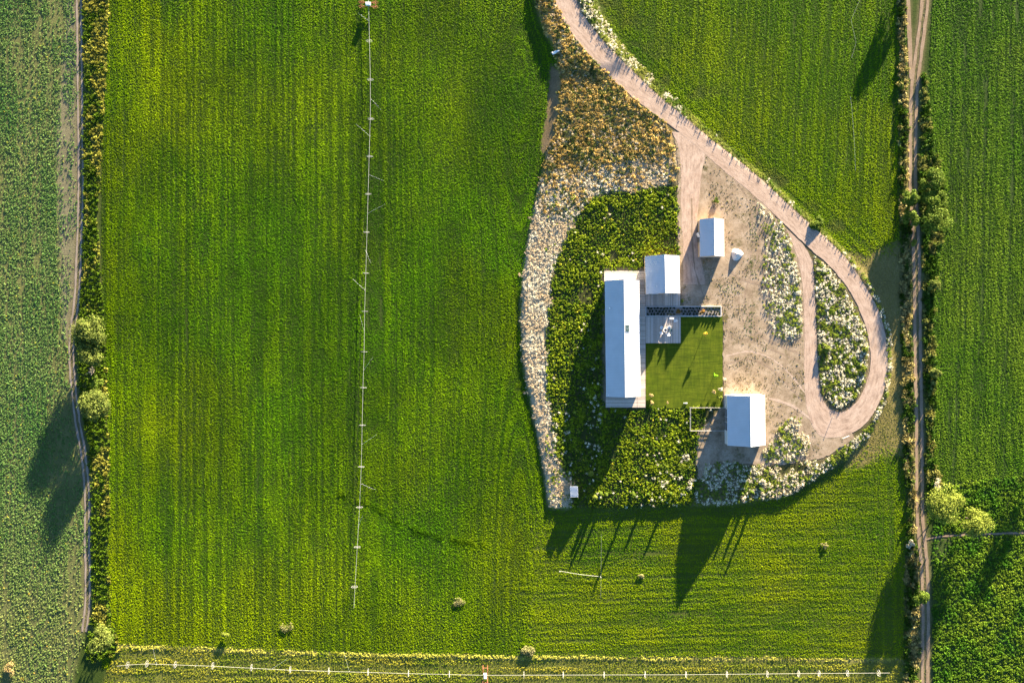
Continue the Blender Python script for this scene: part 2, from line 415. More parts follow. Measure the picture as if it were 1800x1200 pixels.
dirt_material('yard_dirt', (.16, .12, .078), (.30, .235, .165), (.41, .335, .255), (.09, .08, .03), .9)
dirt_material('track_dirt', (.21, .155, .10), (.26, .195, .135), (.31, .24, .175), rut=True)
dirt_material('pale_track_dirt', (.20, .17, .135), (.25, .21, .17), (.30, .255, .21), rut=True)

def dens(pts, step):
    out = []
    for a, b_ in zip(pts[:-1], pts[1:]):
        n = max(1, int(math.hypot(b_[0] - a[0], b_[1] - a[1]) / step))
        for k in range(n): out.append((a[0] + (b_[0] - a[0]) * k / n, a[1] + (b_[1] - a[1]) * k / n))
    out.append(pts[-1]); return out
def catmull(pts, n=8):
    p = np.array([pts[0]] + list(pts) + [pts[-1]], float); out = []
    for i in range(1, len(p) - 2):
        for k in range(n):
            u = k / n
            out.append(.5 * ((2 * p[i]) + (-p[i - 1] + p[i + 1]) * u + (2 * p[i - 1] - 5 * p[i] + 4 * p[i + 1] - p[i + 2]) * u * u + (-p[i - 1] + 3 * p[i] - 3 * p[i + 1] + p[i + 2]) * u ** 3))
    out.append(p[-2]); return np.array(out)
def road(name, Lp, Rp, mat, zoff, label, cat='road', nc=10, jit=1.2, seed=0):
    A = catmull(Lp); B = catmull(Rp); n = len(A)
    s_ = np.concatenate([[0], np.cumsum(np.hypot(*np.diff((A + B) / 2, axis=0).T))]) * S
    A = A + (np.stack([fbm(s_ / 1.5, s_ * 0, seed + 1), fbm(s_ / 1.5, s_ * 0 + 9, seed + 2)], 1) - .5) * 2 * jit
    B = B + (np.stack([fbm(s_ / 1.5, s_ * 0 + 5, seed + 3), fbm(s_ / 1.5, s_ * 0 + 7, seed + 4)], 1) - .5) * 2 * jit
    u = np.linspace(0, 1, nc + 1)
    G = A[:, None] * (1 - u[None, :, None]) + B[:, None] * u[None, :, None]
    X = (G[..., 0] - 900) * S; Y = (600 - G[..., 1]) * S
    Zz = ZT(X, Y) + zoff
    V = np.stack([X, Y, Zz], -1).reshape(-1, 3)
    i = np.arange(n * (nc + 1)).reshape(n, nc + 1)
    F = np.stack([i[:-1, :-1], i[1:, :-1], i[1:, 1:], i[:-1, 1:]], -1).reshape(-1, 4)
    me = np_mesh(name, V, F, [mat])
    at = me.attributes.new('lat', 'FLOAT_COLOR', 'POINT')
    c = np.zeros((len(V), 4)); c[:, 0] = np.tile(u, n); c[:, 1] = np.repeat(s_, nc + 1); c[:, 3] = 1
    at.data.foreach_set('color', c.astype(np.float32).ravel())
    if (np.cross(V[F[0, 1]] - V[F[0, 0]], V[F[0, 2]] - V[F[0, 0]])[2]) < 0: me.flip_normals()
    return tag(link_mesh(name, me), label, cat, kind='structure')
def sheet(name, poly, mat, zc, label, cat, jit=2.0, seed=5, step=3.0, cells=None):
    """flat sheet with an uneven outline"""
    from mathutils.geometry import tessellate_polygon
    pts = dens(list(poly) + [poly[0]], step)[:-1]
    q = np.array(pts)
    if jit: q = q + (np.stack([fbm(q[:, 0] / 8, q[:, 1] / 8, seed), fbm(q[:, 0] / 8, q[:, 1] / 8, seed + 4)], 1) - .5) * 2 * jit
    vs = [Vector((*P(a, b_), zc)) for a, b_ in q]
    tris = tessellate_polygon([vs])
    o = mesh_obj(name, vs, tris, mat)
    me = o.data
    if len(me.polygons) and me.polygons[0].normal.z < 0: me.flip_normals()
    return tag(o, label, cat, kind='structure')

sheet('yard', YARDP, 'yard_dirt', PADH + .01, 'worn tan dirt yard between the house, shed and barn', 'yard', 4)
road('driveway', DL, DR, 'drive_dirt', .022, 'pale pink dirt driveway that ends in a teardrop loop', seed=20)
road('driveway_branch', BL, BR, 'drive_dirt', .016, 'dirt spur from the driveway into the yard', seed=30)
la, lb = offset_path(LTRACK, 6.0)
for k, off in enumerate((-3.6, 3.6)):
    c0, c1 = offset_path(LTRACK, off)
    x0, x1 = offset_path(c0, 1.7)
    road('wheel_track', x0, x1, 'pale_track_dirt', .02 + .004 * k, ['left', 'right'][k] + ' rut of the grey farm track beside the left field', nc=5, jit=1.3, seed=40 + k)
for k, off in enumerate((-4.8, 4.8)):
    c0, c1 = offset_path(RTRACK, off)
    x0, x1 = offset_path(c0, 2.7)
    road('wheel_track', x0, x1, 'track_dirt', .02 + .004 * k, ['right', 'left'][k] + ' rut of the brown farm track between the hedgerows', nc=5, jit=1.2, seed=50 + k)
a_, b_ = offset_path(RTRACK2, 3.5); road('farm_track', a_, b_, 'track_dirt', .032, 'short track joining the hedgerow lane at the top edge', nc=5, seed=60)
a_, b_ = offset_path(EPATH, 1.5); road('farm_path', a_, b_, 'track_dirt', .036, 'narrow brown path leading right from the hedgerow lane', nc=5, seed=64)

dirt_material('rut_dirt', (.20, .15, .105), (.26, .20, .145), (.32, .25, .19), rut=True)
dirt_material('packed_dirt', (.34, .26, .20), (.40, .315, .25), (.46, .37, .30), rut=True)
TT = [([(1245,262),(1275,300),(1310,345),(1322,400),(1318,450),(1300,500),(1300,550),(1330,600),(1380,625),(1415,640)], 'curving outer tyre rut through the middle of the yard'),
      ([(1252,258),(1284,296),(1320,340),(1333,400),(1329,455),(1311,505),(1311,548),(1340,592),(1385,614),(1416,626)], 'curving inner tyre rut through the middle of the yard'),
      ([(1275,470),(1300,490),(1335,500),(1340,505)], 'short dark tyre rut right of the gravel bed'),
      ([(1275,625),(1320,618),(1370,640),(1414,690)], 'tyre rut curving from the lawn side towards the loop'),
      ([(1275,640),(1318,632),(1362,654),(1408,704)], 'lower parallel tyre rut curving towards the loop'),
      ([(1350,700),(1390,712),(1430,740),(1470,762)], 'tyre rut running from the barn to the loop bottom'),
      ([(1215,350),(1216,420),(1222,480),(1240,530)], 'tyre rut down the spur beside the shed')]
for k, (pth, lb_) in enumerate(TT):
    a_, b_ = offset_path(pth, 1.3 + .5 * (k % 3)); road('tyre_rut', a_, b_, ['rut_dirt', 'packed_dirt'][k % 2 if k > 1 else 0], .012 + .003 * (k % 3) + (.012 if k == 6 else 0), lb_, 'tyre rut', nc=3, jit=1.5, seed=200 + 6 * k)
m, t, b = nt('lawn_grass')
geo = t.nodes.new('ShaderNodeNewGeometry'); sep = t.nodes.new('ShaderNodeSeparateXYZ'); t.links.new(geo.outputs['Position'], sep.inputs[0])
n1 = noise(t, 6, 5, .75); n2 = noise(t, .25, 4)
nx = noise(t, 1.0, 3, .6, geo.outputs['Position'], (.25, 2.4, 1)); ny = noise(t, 1.0, 3, .6, geo.outputs['Position'], (2.0, .25, 1))
c = ramp(t, n2, [(.3, (.052, .084, .004)), (.7, (.080, .108, .007))])
c = mix(t, 1, c, ramp(t, nx, [(.35, (.76, .78, .8)), (.65, (1.24, 1.2, 1.1))]), 'MULTIPLY')
c = mix(t, 1, c, ramp(t, ny, [(.35, (.84, .86, .9)), (.65, (1.16, 1.12, 1.06))]), 'MULTIPLY')
c = mix(t, 1, c, ramp(t, n1, [(.3, (.75, .75, .75)), (.7, (1.25, 1.25, 1.2))]), 'MULTIPLY')
t.links.new(c, b.inputs['Base Color']); b.inputs['Roughness'].default_value = .9; b.inputs['Specular IOR Level'].default_value = .1
bump(t, b, n1, .7, .06)
sheet('lawn', LAWN_P, 'lawn_grass', PADH + .05, 'square mown green lawn behind the long house', 'lawn', 1.1)

# ------------------------------------------------------------------ buildings
PITCH = R(32)
def wall_box(parent, x0, x1, y0, y1, z0, z1, mat, name='wall'):
    return MB().box(x0, x1, y0, y1, z0, z1).build(name, mat, parent)
def window(parent, c, w, h, axis, mat='white_paint'):
    """window with frame, sill and pane; axis 'x+','x-','y+','y-' is the way it faces"""
    s_ = 1 if axis[1] == '+' else -1
    def bb(mb, u0, u1, z0, z1, d0, d1):
        d0, d1 = sorted((s_ * d0, s_ * d1))
        if axis[0] == 'x': mb.box(c[0] + d0, c[0] + d1, c[1] + u0, c[1] + u1, c[2] + z0, c[2] + z1)
        else: mb.box(c[0] + u0, c[0] + u1, c[1] + d0, c[1] + d1, c[2] + z0, c[2] + z1)
    p = MB(); bb(p, -w / 2, w / 2, -h / 2, h / 2, .003, .02); po = p.build('window', 'glass_dark', parent)
    f = MB()
    bb(f, -w / 2 - .08, w / 2 + .08, h / 2, h / 2 + .08, .003, .06); bb(f, -w / 2 - .08, w / 2 + .08, -h / 2 - .08, -h / 2, .003, .08)
    bb(f, -w / 2 - .08, -w / 2, -h / 2, h / 2, .003, .06); bb(f, w / 2, w / 2 + .08, -h / 2, h / 2, .003, .06); bb(f, -.02, .02, -h / 2, h / 2, .021, .05)
    f.build('frame', mat, po)
def door(parent, c, w, h, axis, mat):
    s_ = 1 if axis[1] == '+' else -1
    d0, d1 = sorted((s_ * .003, s_ * .05))
    if axis[0] == 'x': o = MB().box(c[0] + d0, c[0] + d1, c[1] - w / 2, c[1] + w / 2, c[2], c[2] + h).build('door', mat, parent); k = (c[0] + s_ * .08, c[1] + w * .38, c[2] + 1.0)
    else: o = MB().box(c[0] - w / 2, c[0] + w / 2, c[1] + d0, c[1] + d1, c[2], c[2] + h).build('door', mat, parent); k = (c[0] + w * .38, c[1] + s_ * .08, c[2] + 1.0)
    MB().tube((k[0], k[1], k[2] - .06), (k[0], k[1], k[2] + .06), .02, .02, 6).build('handle', 'galvanised', o)

def gable(name, label, TL, TR, BRc, BLc, he, base, wall_mat, over=.25, gover=.2, seam=.45, west=True, cat='house'):
    """corners are the photo pixels of the eaves corners; he is the eaves height over the base"""
    q = [Vector((*P(*c, he + base), 0)) for c in (TL, TR, BRc, BLc)]
    cen = sum(q, Vector()) / 4
    up = ((q[0] + q[1]) / 2 - (q[2] + q[3]) / 2); Lh = up.length / 2
    rz = math.atan2(-up.x, up.y)
    Wh = ((q[1] - q[0]).length + (q[2] - q[3]).length) / 4
    rise = Wh * math.tan(PITCH)
    T = thing(name, label, cat, (cen.x, cen.y, base), rz)
    # roof slopes
    for s_ in (-1, 1):
        th = .07
        nrm = Vector((s_ * math.sin(PITCH), 0, math.cos(PITCH)))
        a = Vector((s_ * Wh, 0, he)); r_ = Vector((0, 0, he + rise))
        v = []
        for dn in (0, th):
            for p in (a, r_):
                for y_ in (-Lh, Lh):
                    pp = p + nrm * dn; 
                    if p is r_: pp.x = s_ * .002
                    v.append((pp.x, y_, pp.z))
        f = [(0, 1, 3, 2), (4, 6, 7, 5), (0, 4, 5, 1), (2, 3, 7, 6), (0, 2, 6, 4), (1, 5, 7, 3)]
        if s_ < 0: f = [x[::-1] for x in f]
        ro = mesh_obj('roof_panel', v, f, 'roof_metal', T)
        sm = MB(); n = int(2 * Lh / seam)
        for k in range(n + 1):
            y_ = -Lh + .03 + k * (2 * Lh - .06) / n
            M = Matrix.Translation((0, y_, 0))
            p0 = a + nrm * (th + .0015); p1 = r_ + nrm * (th + .0015)
            hh = nrm * .03
            w_ = .018
            vv = []
            for p in (p0, p1):
                for dy in (-w_, w_):
                    vv.append((p.x, y_ + dy, p.z)); vv.append((p.x + hh.x, y_ + dy, p.z + hh.z))
            sm.add(vv, [(0, 1, 3, 2), (4, 6, 7, 5), (1, 5, 7, 3), (0, 4, 5, 1), (2, 3, 7, 6)])
        so = sm.build('seams', 'seam_metal', ro); so['kind'] = 'stuff'
        # gutter
        gx0, gx1 = sorted((s_ * (Wh + .003), s_ * (Wh + .10)))
        MB().box(gx0, gx1, -Lh, Lh, he - .10, he + .01).build('gutter', 'white_paint', T)
    rc = MB(); zr = he + rise + .07 / math.cos(PITCH)
    rc.add([(-.18, -Lh - .01, zr - .18 * math.tan(PITCH) + .04), (0, -Lh - .01, zr + .04), (.18, -Lh - .01, zr - .18 * math.tan(PITCH) + .04), (-.18, Lh + .01, zr - .18 * math.tan(PITCH) + .04), (0, Lh + .01, zr + .04), (.18, Lh + .01, zr - .18 * math.tan(PITCH) + .04)], [(0, 3, 4, 1), (1, 4, 5, 2)])
    rc.build('ridge_cap', 'seam_metal', T)
    # walls
    X = Wh - over; Y = Lh - gover; tk = .16
    hw = he + over * math.tan(PITCH) - .03
    if west: wall_box(T, -X, -X + tk, -Y, Y, 0, hw, wall_mat)
    wall_box(T, X - tk, X, -Y, Y, 0, hw, wall_mat)
    for s_ in (-1, 1):
        y0, y1 = sorted((s_ * (Y - tk), s_ * Y)); xx = X - tk - .003
        h0 = hw - .003; h1 = he + rise - .04
        hz = h0 + (X - xx) * math.tan(PITCH)
        vs = [(-xx, y0, 0), (xx, y0, 0), (xx, y0, hz), (0, y0, h1), (-xx, y0, hz), (-xx, y1, 0), (xx, y1, 0), (xx, y1, hz), (0, y1, h1), (-xx, y1, hz)]
        fs = [(0, 1, 2, 3, 4), (9, 8, 7, 6, 5)] + [(k, 5 + k, 5 + (k + 1) % 5, (k + 1) % 5) for k in range(5)]
        mesh_obj('gable_wall', vs, fs, wall_mat, T)
    MB().box(-X + tk + .01, X - tk - .01, -Y + tk + .01, Y - tk - .01, -.4, .02).build('floor_slab', 'grey_wood', T)
    # foundation skirt
    return T, Wh, Lh, he, rise, X, Y
def slope_z(Wh, he, x): return he + (Wh - abs(x)) * math.tan(PITCH)
def slope_matrix(s_, Wh, he, x, y):
    return Matrix.Translation((x, y, slope_z(Wh, he, x) + .085)) @ Matrix.Rotation(s_ * PITCH, 4, 'Y')

T, Wh, Lh, he, rise, X, Y = gable('long_house', 'long narrow white metal-roofed house wrapped by a timber deck', (1063.5,493), (1123.5,492.5), (1125,697), (1066.5,696.5), 3.1, PADH + .28, 'white_paint', .3, .3)
house = T
kf = 1 / (S * (1 - 5 / H))
Mx = slope_matrix(1, Wh, he, .82, Lh - (577 - 492) / kf)
sky_w = MB().box(-.85, .85, -1.05, 1.05, 0, .10, Mx).build('skylight', 'white_paint', T)
for k in (-1, 1):
    MB().box(-.76, .76, .04 if k > 0 else -.97, .97 if k > 0 else -.04, .101, .125, Mx).build('pane', 'glass_dark', sky_w)
def flue(T, Wh, he, x, y, hgt=.6, r=.13):
    z0 = slope_z(Wh, he, x)
    o = MB().tube((x, y, z0 - .05), (x, y, z0 + hgt), r, r, 10).tube((x, y, z0 + .02), (x, y, z0 + .16), r * 2.0, r * 1.15, 10).build('vent_pipe', 'galvanised', T)
    MB().tube((x, y, z0 + hgt + .03), (x, y, z0 + hgt + .14), r * 1.7, r * .5, 10).tube((x, y, z0 + hgt), (x, y, z0 + hgt + .03), r * .6, r * .6, 8).build('vent_cap', 'white_paint', o)
flue(T, Wh, he, -Wh + 1.0, Lh - 49 / kf, .7, .16)
flue(T, Wh, he, -Wh + .5, -Lh + .55, .4, .09)
for k in range(5): window(T, (-X, -Lh + 4 + k * 6.2, 1.5), 1.6, 1.3, 'x-')
for k in range(4): window(T, (X, -Lh + 5 + k * 7.5, 1.5), 1.8, 1.4, 'x+')
door(T, (X, Lh - 9.0, .03), 1.8, 2.1, 'x+', 'black_metal'); door(T, (0, -Y, .03), 1.0, 2.1, 'y-', 'black_metal'); window(T, (0, Y, 1.5), 2.2, 1.4, 'y+')
MB().box(X + .003, X + .45, -Lh + 9.2, -Lh + 10.4, 2.2, 2.7).build('air_unit', 'white_plastic', T)

T, Wh, Lh, he, rise, X, Y = gable('garage', 'squarish garage with white metal roof next to the long house', (1134.5,449.5), (1193.5,450), (1195,516), (1136,516.5), 2.9, PADH, 'tan_wood', .15, .15, cat='garage')
flue(T, Wh, he, -2.3, -Lh + 2.1, .5, .10)
window(T, (-X, 1.5, 1.5), 1.2, 1.0, 'x-'); door(T, (1.5, -Y, .1), 1.0, 2.1, 'y-', 'white_paint'); window(T, (-2, -Y, 1.5), 1.6, 1.0, 'y-')
for k in (-1, 1):
    g = MB()
    for j in range(4): g.box(X + .003, X + .05, k * 2.6 - 1.4, k * 2.6 + 1.4, .02 + j * .58, .58 + j * .58)
    g.build('garage_door', 'white_paint', T)

T, Wh, Lh, he, rise, X, Y = gable('open_shed', 'small tan timber shed with ribbed white roof and door ajar', (1230.5,385.5), (1272,385), (1272.5,451.5), (1231,450.5), 2.7, PADH, 'tan_wood', .12, .15, west=False, cat='shed')
wall_box(T, -X, -X + .16, -Y, -.9, 0, he, 'tan_wood'); wall_box(T, -X, -X + .16, .5, Y, 0, he, 'tan_wood')
wall_box(T, -X, -X + .16, -.9, .5, 2.2, he, 'tan_wood', 'lintel')
Md = Matrix.Translation((-X - .02, .5, 0)) @ Matrix.Rotation(R(112), 4, 'Z')
dd = MB().box(0, 1.35, -.03, .03, .05, 2.15, Md).build('door', 'white_paint', T)
MB().box(1.15, 1.2, -.08, -.031, .95, 1.1, Md).build('handle', 'galvanised', dd)
MB().box(-X + .5, X - .5, -Y - .10, -Y - .01, .05, .25).build('sill_beam', 'grey_wood', T)

T, Wh, Lh, he, rise, X, Y = gable('barn', 'largest outbuilding, white metal-roofed barn with a stock pen on its left', (1278.5,695), (1344,693), (1345,782), (1279.5,782.5), 3.2, PADH, 'board_wall', .06, .12, west=False, cat='barn')
barn = T
for y0, y1 in ((-Y, -Y + 4.1), (Y - 4.0, Y)):
    o = MB()
    nb = 14
    for k in range(nb):
        a0 = y0 + (y1 - y0) * k / nb; a1 = y0 + (y1 - y0) * (k + 1) / nb
        o.box(-X, -X + .14, a0 + .012, a1 - .012, 0, he)
    o.box(-X + .03, -X + .12, y0, y1, .02, he - .02); o.build('wall', 'board_wall', T)
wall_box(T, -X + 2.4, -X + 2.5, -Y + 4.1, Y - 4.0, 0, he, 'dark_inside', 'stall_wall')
wall_box(T, -X, -X + .16, -Y + 4.1, Y - 4.0, he - .35, he, 'board_wall', 'lintel')
for k in (0, 1): wall_box(T, -X + .01, -X + .2, [-Y + 6.5, Y - 6.4][k] - .1, [-Y + 6.5, Y - 6.4][k] + .1, 0, he - .36, 'grey_wood', 'post')
door(T, (X, 1.0, .05), 3.4, 2.9, 'x+', 'white_paint'); window(T, (0, Y, 2.0), 1.2, 1.0, 'y+')

# small coop
cx, cy = P(1009, 863.5, 2.3)
T = thing('small_coop', 'tiny hut with a single flat pale roof in the weedy corner', 'hut', (cx, cy, PADH), R(2.5))
for (x0, x1, y0, y1, hh) in ((-.95, -.85, -1.3, 1.3, 1.85), (.85, .95, -1.3, 1.3, 2.05), (-.847, .847, -1.3, -1.2, 1.85), (-.847, .847, 1.2, 1.3, 1.85)):
    wall_box(T, x0, x1, y0, y1, 0, hh, 'board_wall')
Mr = Matrix.Translation((0, 0, 2.03)) @ Matrix.Rotation(R(-6), 4, 'Y')
ro = MB().box(-1.15, 1.15, -1.55, 1.55, 0, .06, Mr).build('roof_panel', 'roof_metal', T)
sm = MB()
for k in range(9): sm.box(-1.15, 1.15, -1.5 + k * .372, -1.465 + k * .372, .062, .10, Mr)
so = sm.build('seams', 'seam_metal', ro); so['kind'] = 'stuff'
door(T, (0, -1.3, .05), .8, 1.7, 'y-', 'tan_wood')

# ------------------------------------------------------------------ deck, patio
m, t, b = nt('deck_board')
oi = noise(t, 1.0, 3, .6)
g = t.nodes.new('ShaderNodeNewGeometry')
c = ramp(t, g.outputs['Random Per Island'], [(0, (.34, .285, .235)), (.5, (.44, .375, .315)), (1, (.54, .47, .40))])
c = mix(t, 1, c, ramp(t, noise(t, 5, 4, .7), [(.3, (.8, .8, .8)), (.7, (1.15, 1.15, 1.15))]), 'MULTIPLY')
t.links.new(c, b.inputs['Base Color']); b.inputs['Roughness'].default_value = .8
dx, dy = P(1098, 600, .8)
deck = thing('timber_deck', 'weathered plank deck running round the long house with a square patio', 'deck', (dx, dy, PADH))
DZ = .27
def boards(x0, x1, y0, y1, direction, zc):
    a = P(x0, y0, PADH); c_ = P(x1, y1, PADH)
    xa, xb = a[0] - dx, c_[0] - dx; ya, yb = c_[1] - dy, a[1] - dy
    mb = MB(); pitch = .30; w = .288
    if direction == 'h':
        n = int((yb - ya) / pitch)
        for k in range(n): mb.box(xa, xb, ya + k * pitch, ya + k * pitch + w, zc - .04, zc)
    else:
        n = int((xb - xa) / pitch)
        for k in range(n): mb.box(xa + k * pitch, xa + k * pitch + w, ya, yb, zc - .04, zc)
    o = mb.build('deck_boards', 'deck_board', deck); o['kind'] = 'stuff'
    fr = MB().box(xa + .05, xb - .05, ya + .05, yb - .05, .0, zc - .05)
    fr.build('joist_frame', 'grey_wood', deck)
boards(1062, 1119.6, 476, 493.6, 'h', DZ); boards(1120, 1134.3, 476, 715.6, 'h', DZ); boards(1064.5, 1119.6, 690, 715.6, 'h', DZ)
boards(1134.8, 1196.5, 556.8, 603, 'v', DZ - .004); boards(1134.8, 1195.5, 512, 537.3, 'v', DZ - .008)

# planting bed with an edging and staggered shrubs
bx, by = P(1201, 547, PADH)
bed = thing('planting_bed', 'long narrow gravel bed with pale edging boards above the lawn', 'planter', (bx, by, PADH))
x0, y1 = P(1134.8, 538.2, PADH); x1, y0 = P(1267.5, 556.2, PADH)
x0 -= bx; x1 -= bx; y0 -= by; y1 -= by
plain('bed_gravel', (.24, .22, .20), .95, 0, .25, 8)
MB().box(x0 + .12, x1 - .12, y0 + .12, y1 - .12, 0, .12).build('gravel_fill', 'bed_gravel', bed)
for (a, b2, c2, d) in ((x0, x1, y1 - .14, y1), (x0, x1, y0, y0 + .14), (x1 - .14, x1, y0 + .142, y1 - .142), (x0, x0 + .10, y0 + .142, y1 - .142)):
    MB().box(a, b2, c2, d, 0, .30).build('edging_board', 'white_paint', bed)

# ------------------------------------------------------------------ plants as meshes
def leaves(n, pos_fn, size, rng, up=.35, aspect=.55):
    """n diamond leaves; pos_fn gives position and outward direction"""
    p, d = pos_fn(n)
    nr = d + rng.normal(0, .55, (n, 3)); nr[:, 2] += up
    nr /= np.linalg.norm(nr, axis=1)[:, None] + 1e-9
    a = np.cross(nr, rng.normal(0, 1, (n, 3))); a /= np.linalg.norm(a, axis=1)[:, None] + 1e-9
    b_ = np.cross(nr, a)
    s_ = (size * rng.uniform(.6, 1.35, n))[:, None]
    V = np.stack([p - a * s_, p + b_ * s_ * aspect, p + a * s_, p - b_ * s_ * aspect], 1).reshape(-1, 3)
    F = np.arange(4 * n).reshape(n, 4)
    return V, F
def join_np(parts):
    V = []; F = []; MI = []; o = 0
    for v, f, mi in parts:
        V.append(v); F.append(f + o); MI.append(np.full(len(f), mi)); o += len(v)
    return np.concatenate(V), np.concatenate(F), np.concatenate(MI)
def make_mesh(name, parts, mats):
    V, F, MI = join_np(parts)
    me = np_mesh(name, V, F, mats)
    me.polygons.foreach_set('material_index', MI.astype(np.int32)); me.update()
    return me
def dome(r, h, rng, inner=.5):
    def fn(n):
        a = rng.uniform(0, 2 * math.pi, n); e = np.arcsin(rng.uniform(0, 1, n)); k = rng.uniform(inner, 1, n)
        d = np.stack([np.cos(a) * np.cos(e), np.sin(a) * np.cos(e), np.sin(e)], 1)
        return d * k[:, None] * np.array([r, r, h]) + np.array([0, 0, .02]), d
    return fn
def cap(r, h, rng):
    def fn(n):
        a = rng.uniform(0, 2 * math.pi, n); e = np.arcsin(rng.uniform(.35, 1, n)); k = rng.uniform(.85, 1, n)
        d = np.stack([np.cos(a) * np.cos(e), np.sin(a) * np.cos(e), np.sin(e)], 1)
        return d * k[:, None] * np.array([r, r, h]), d
    return fn
def tuft_mesh(name, seed, n=16, r=.34, h=.34, size=.13):
    rng = np.random.default_rng(seed)
    v, f = leaves(n, dome(r, h, rng), size, rng)
    return make_mesh(name, [(v, f, 0)], ['leaf_inst'])
def blade_mesh(name, seed, n=22, r=.22, h=.6, w=.035, lean=.5, mat='leaf_inst'):
    rng = np.random.default_rng(seed)
    a = rng.uniform(0, 2 * math.pi, n); k = rng.uniform(0, r, n)
    b0 = np.stack([np.cos(a) * k, np.sin(a) * k, np.zeros(n)], 1)
    tip = b0 + np.stack([np.cos(a) * lean * h * rng.uniform(.2, 1, n), np.sin(a) * lean * h * rng.uniform(.2, 1, n), h * rng.uniform(.6, 1, n)], 1)
    mid = (b0 + tip) / 2 + np.array([0, 0, h * .12])
    sd = np.stack([-np.sin(a + 1), np.cos(a + 1), np.zeros(n)], 1) * w * 1.6
    V = np.stack([b0, mid + sd, tip, mid - sd], 1).reshape(-1, 3); F = np.arange(4 * n).reshape(n, 4)
    return V, F
def drytuft(name, seed):
    v, f = blade_mesh(name, seed, 24, .3, .62, .05, .5)
    rng = np.random.default_rng(seed + 50)
    v2, f2 = leaves(9, dome(.34, .6, rng, .7), .09, rng)
    return make_mesh(name, [(v, f, 0), (v2, f2, 0)], ['leaf_inst'])
def flowertuft(name, seed, nf=58, ng=15):
    rng = np.random.default_rng(seed)
    v, f = leaves(ng, dome(.40, .40, rng, .4), .15, rng)
    def spray(n):
        r_ = np.abs(rng.normal(0, .30, n)); a = rng.uniform(0, 6.283, n)
        hz = .52 - .5 * np.minimum(r_, .6) ** 1.5 + rng.normal(0, .06, n)
        d = np.stack([np.cos(a) * r_, np.sin(a) * r_, np.full(n, .6)], 1)
        return np.stack([np.cos(a) * r_, np.sin(a) * r_, np.maximum(hz, .06)], 1), d / np.linalg.norm(d, axis=1)[:, None]
    v2, f2 = leaves(nf, spray, .058, rng, .9, .9)
    return make_mesh(name, [(v, f, 0), (v2, f2, 1)], ['leaf_inst', 'petal_inst'])

def protos(meshes):
    out = []
    for me in meshes:
        o = bpy.data.objects.new(me.name, me); out.append(o)      # data only, never part of the scene
    return out
def scatter_object(name, label, cat, pos, scl, rot, idx, cols, protolist, col2=None):
    me = bpy.data.meshes.new(name)
    me.vertices.add(len(pos)); me.vertices.foreach_set('co', pos.astype(np.float32).ravel())
    def at(nm, ty, data, key):
        a = me.attributes.new(nm, ty, 'POINT'); a.data.foreach_set(key, np.ascontiguousarray(data).ravel())
    at('scl', 'FLOAT_VECTOR', scl.astype(np.float32), 'vector'); at('rot', 'FLOAT_VECTOR', rot.astype(np.float32), 'vector')
    at('idx', 'INT', idx.astype(np.int32), 'value')
    at('col', 'FLOAT_COLOR', np.concatenate([cols, np.ones((len(cols), 1))], 1).astype(np.float32), 'color')
    if col2 is not None: at('col2', 'FLOAT_COLOR', np.concatenate([col2, np.ones((len(cols), 1))], 1).astype(np.float32), 'color')
    o = bpy.data.objects.new(name, me); COL.objects.link(o)
    tree = bpy.data.node_groups.new(name + '_scatter', 'GeometryNodeTree')
    tree.interface.new_socket('Geometry', in_out='INPUT', socket_type='NodeSocketGeometry'); tree.interface.new_socket('Geometry', in_out='OUTPUT', socket_type='NodeSocketGeometry')
    N = tree.nodes; Lk = tree.links
    gi = N.new('NodeGroupInput'); go = N.new('NodeGroupOutput')
    jn = N.new('GeometryNodeJoinGeometry')
    for p in protolist:
        oi = N.new('GeometryNodeObjectInfo'); oi.inputs['Object'].default_value = p; oi.inputs['As Instance'].default_value = True
        Lk.new(oi.outputs['Geometry'], jn.inputs[0])
    ip = N.new('GeometryNodeInstanceOnPoints'); ip.inputs['Pick Instance'].default_value = True
    Lk.new(gi.outputs[0], ip.inputs['Points']); Lk.new(jn.outputs[0], ip.inputs['Instance'])
    def na(nm, ty):
        q = N.new('GeometryNodeInputNamedAttribute'); q.data_type = ty; q.inputs[0].default_value = nm
        return [s_ for s_ in q.outputs if s_.enabled][0]
    Lk.new(na('idx', 'INT'), ip.inputs['Instance Index']); Lk.new(na('rot', 'FLOAT_VECTOR'), ip.inputs['Rotation']); Lk.new(na('scl', 'FLOAT_VECTOR'), ip.inputs['Scale'])
    Lk.new(ip.outputs[0], go.inputs[0])
    md = o.modifiers.new('scatter', 'NODES'); md.node_group = tree
    for nm in protolist[0].data.materials: me.materials.append(nm)
    return tag(o, label, cat, kind='stuff')

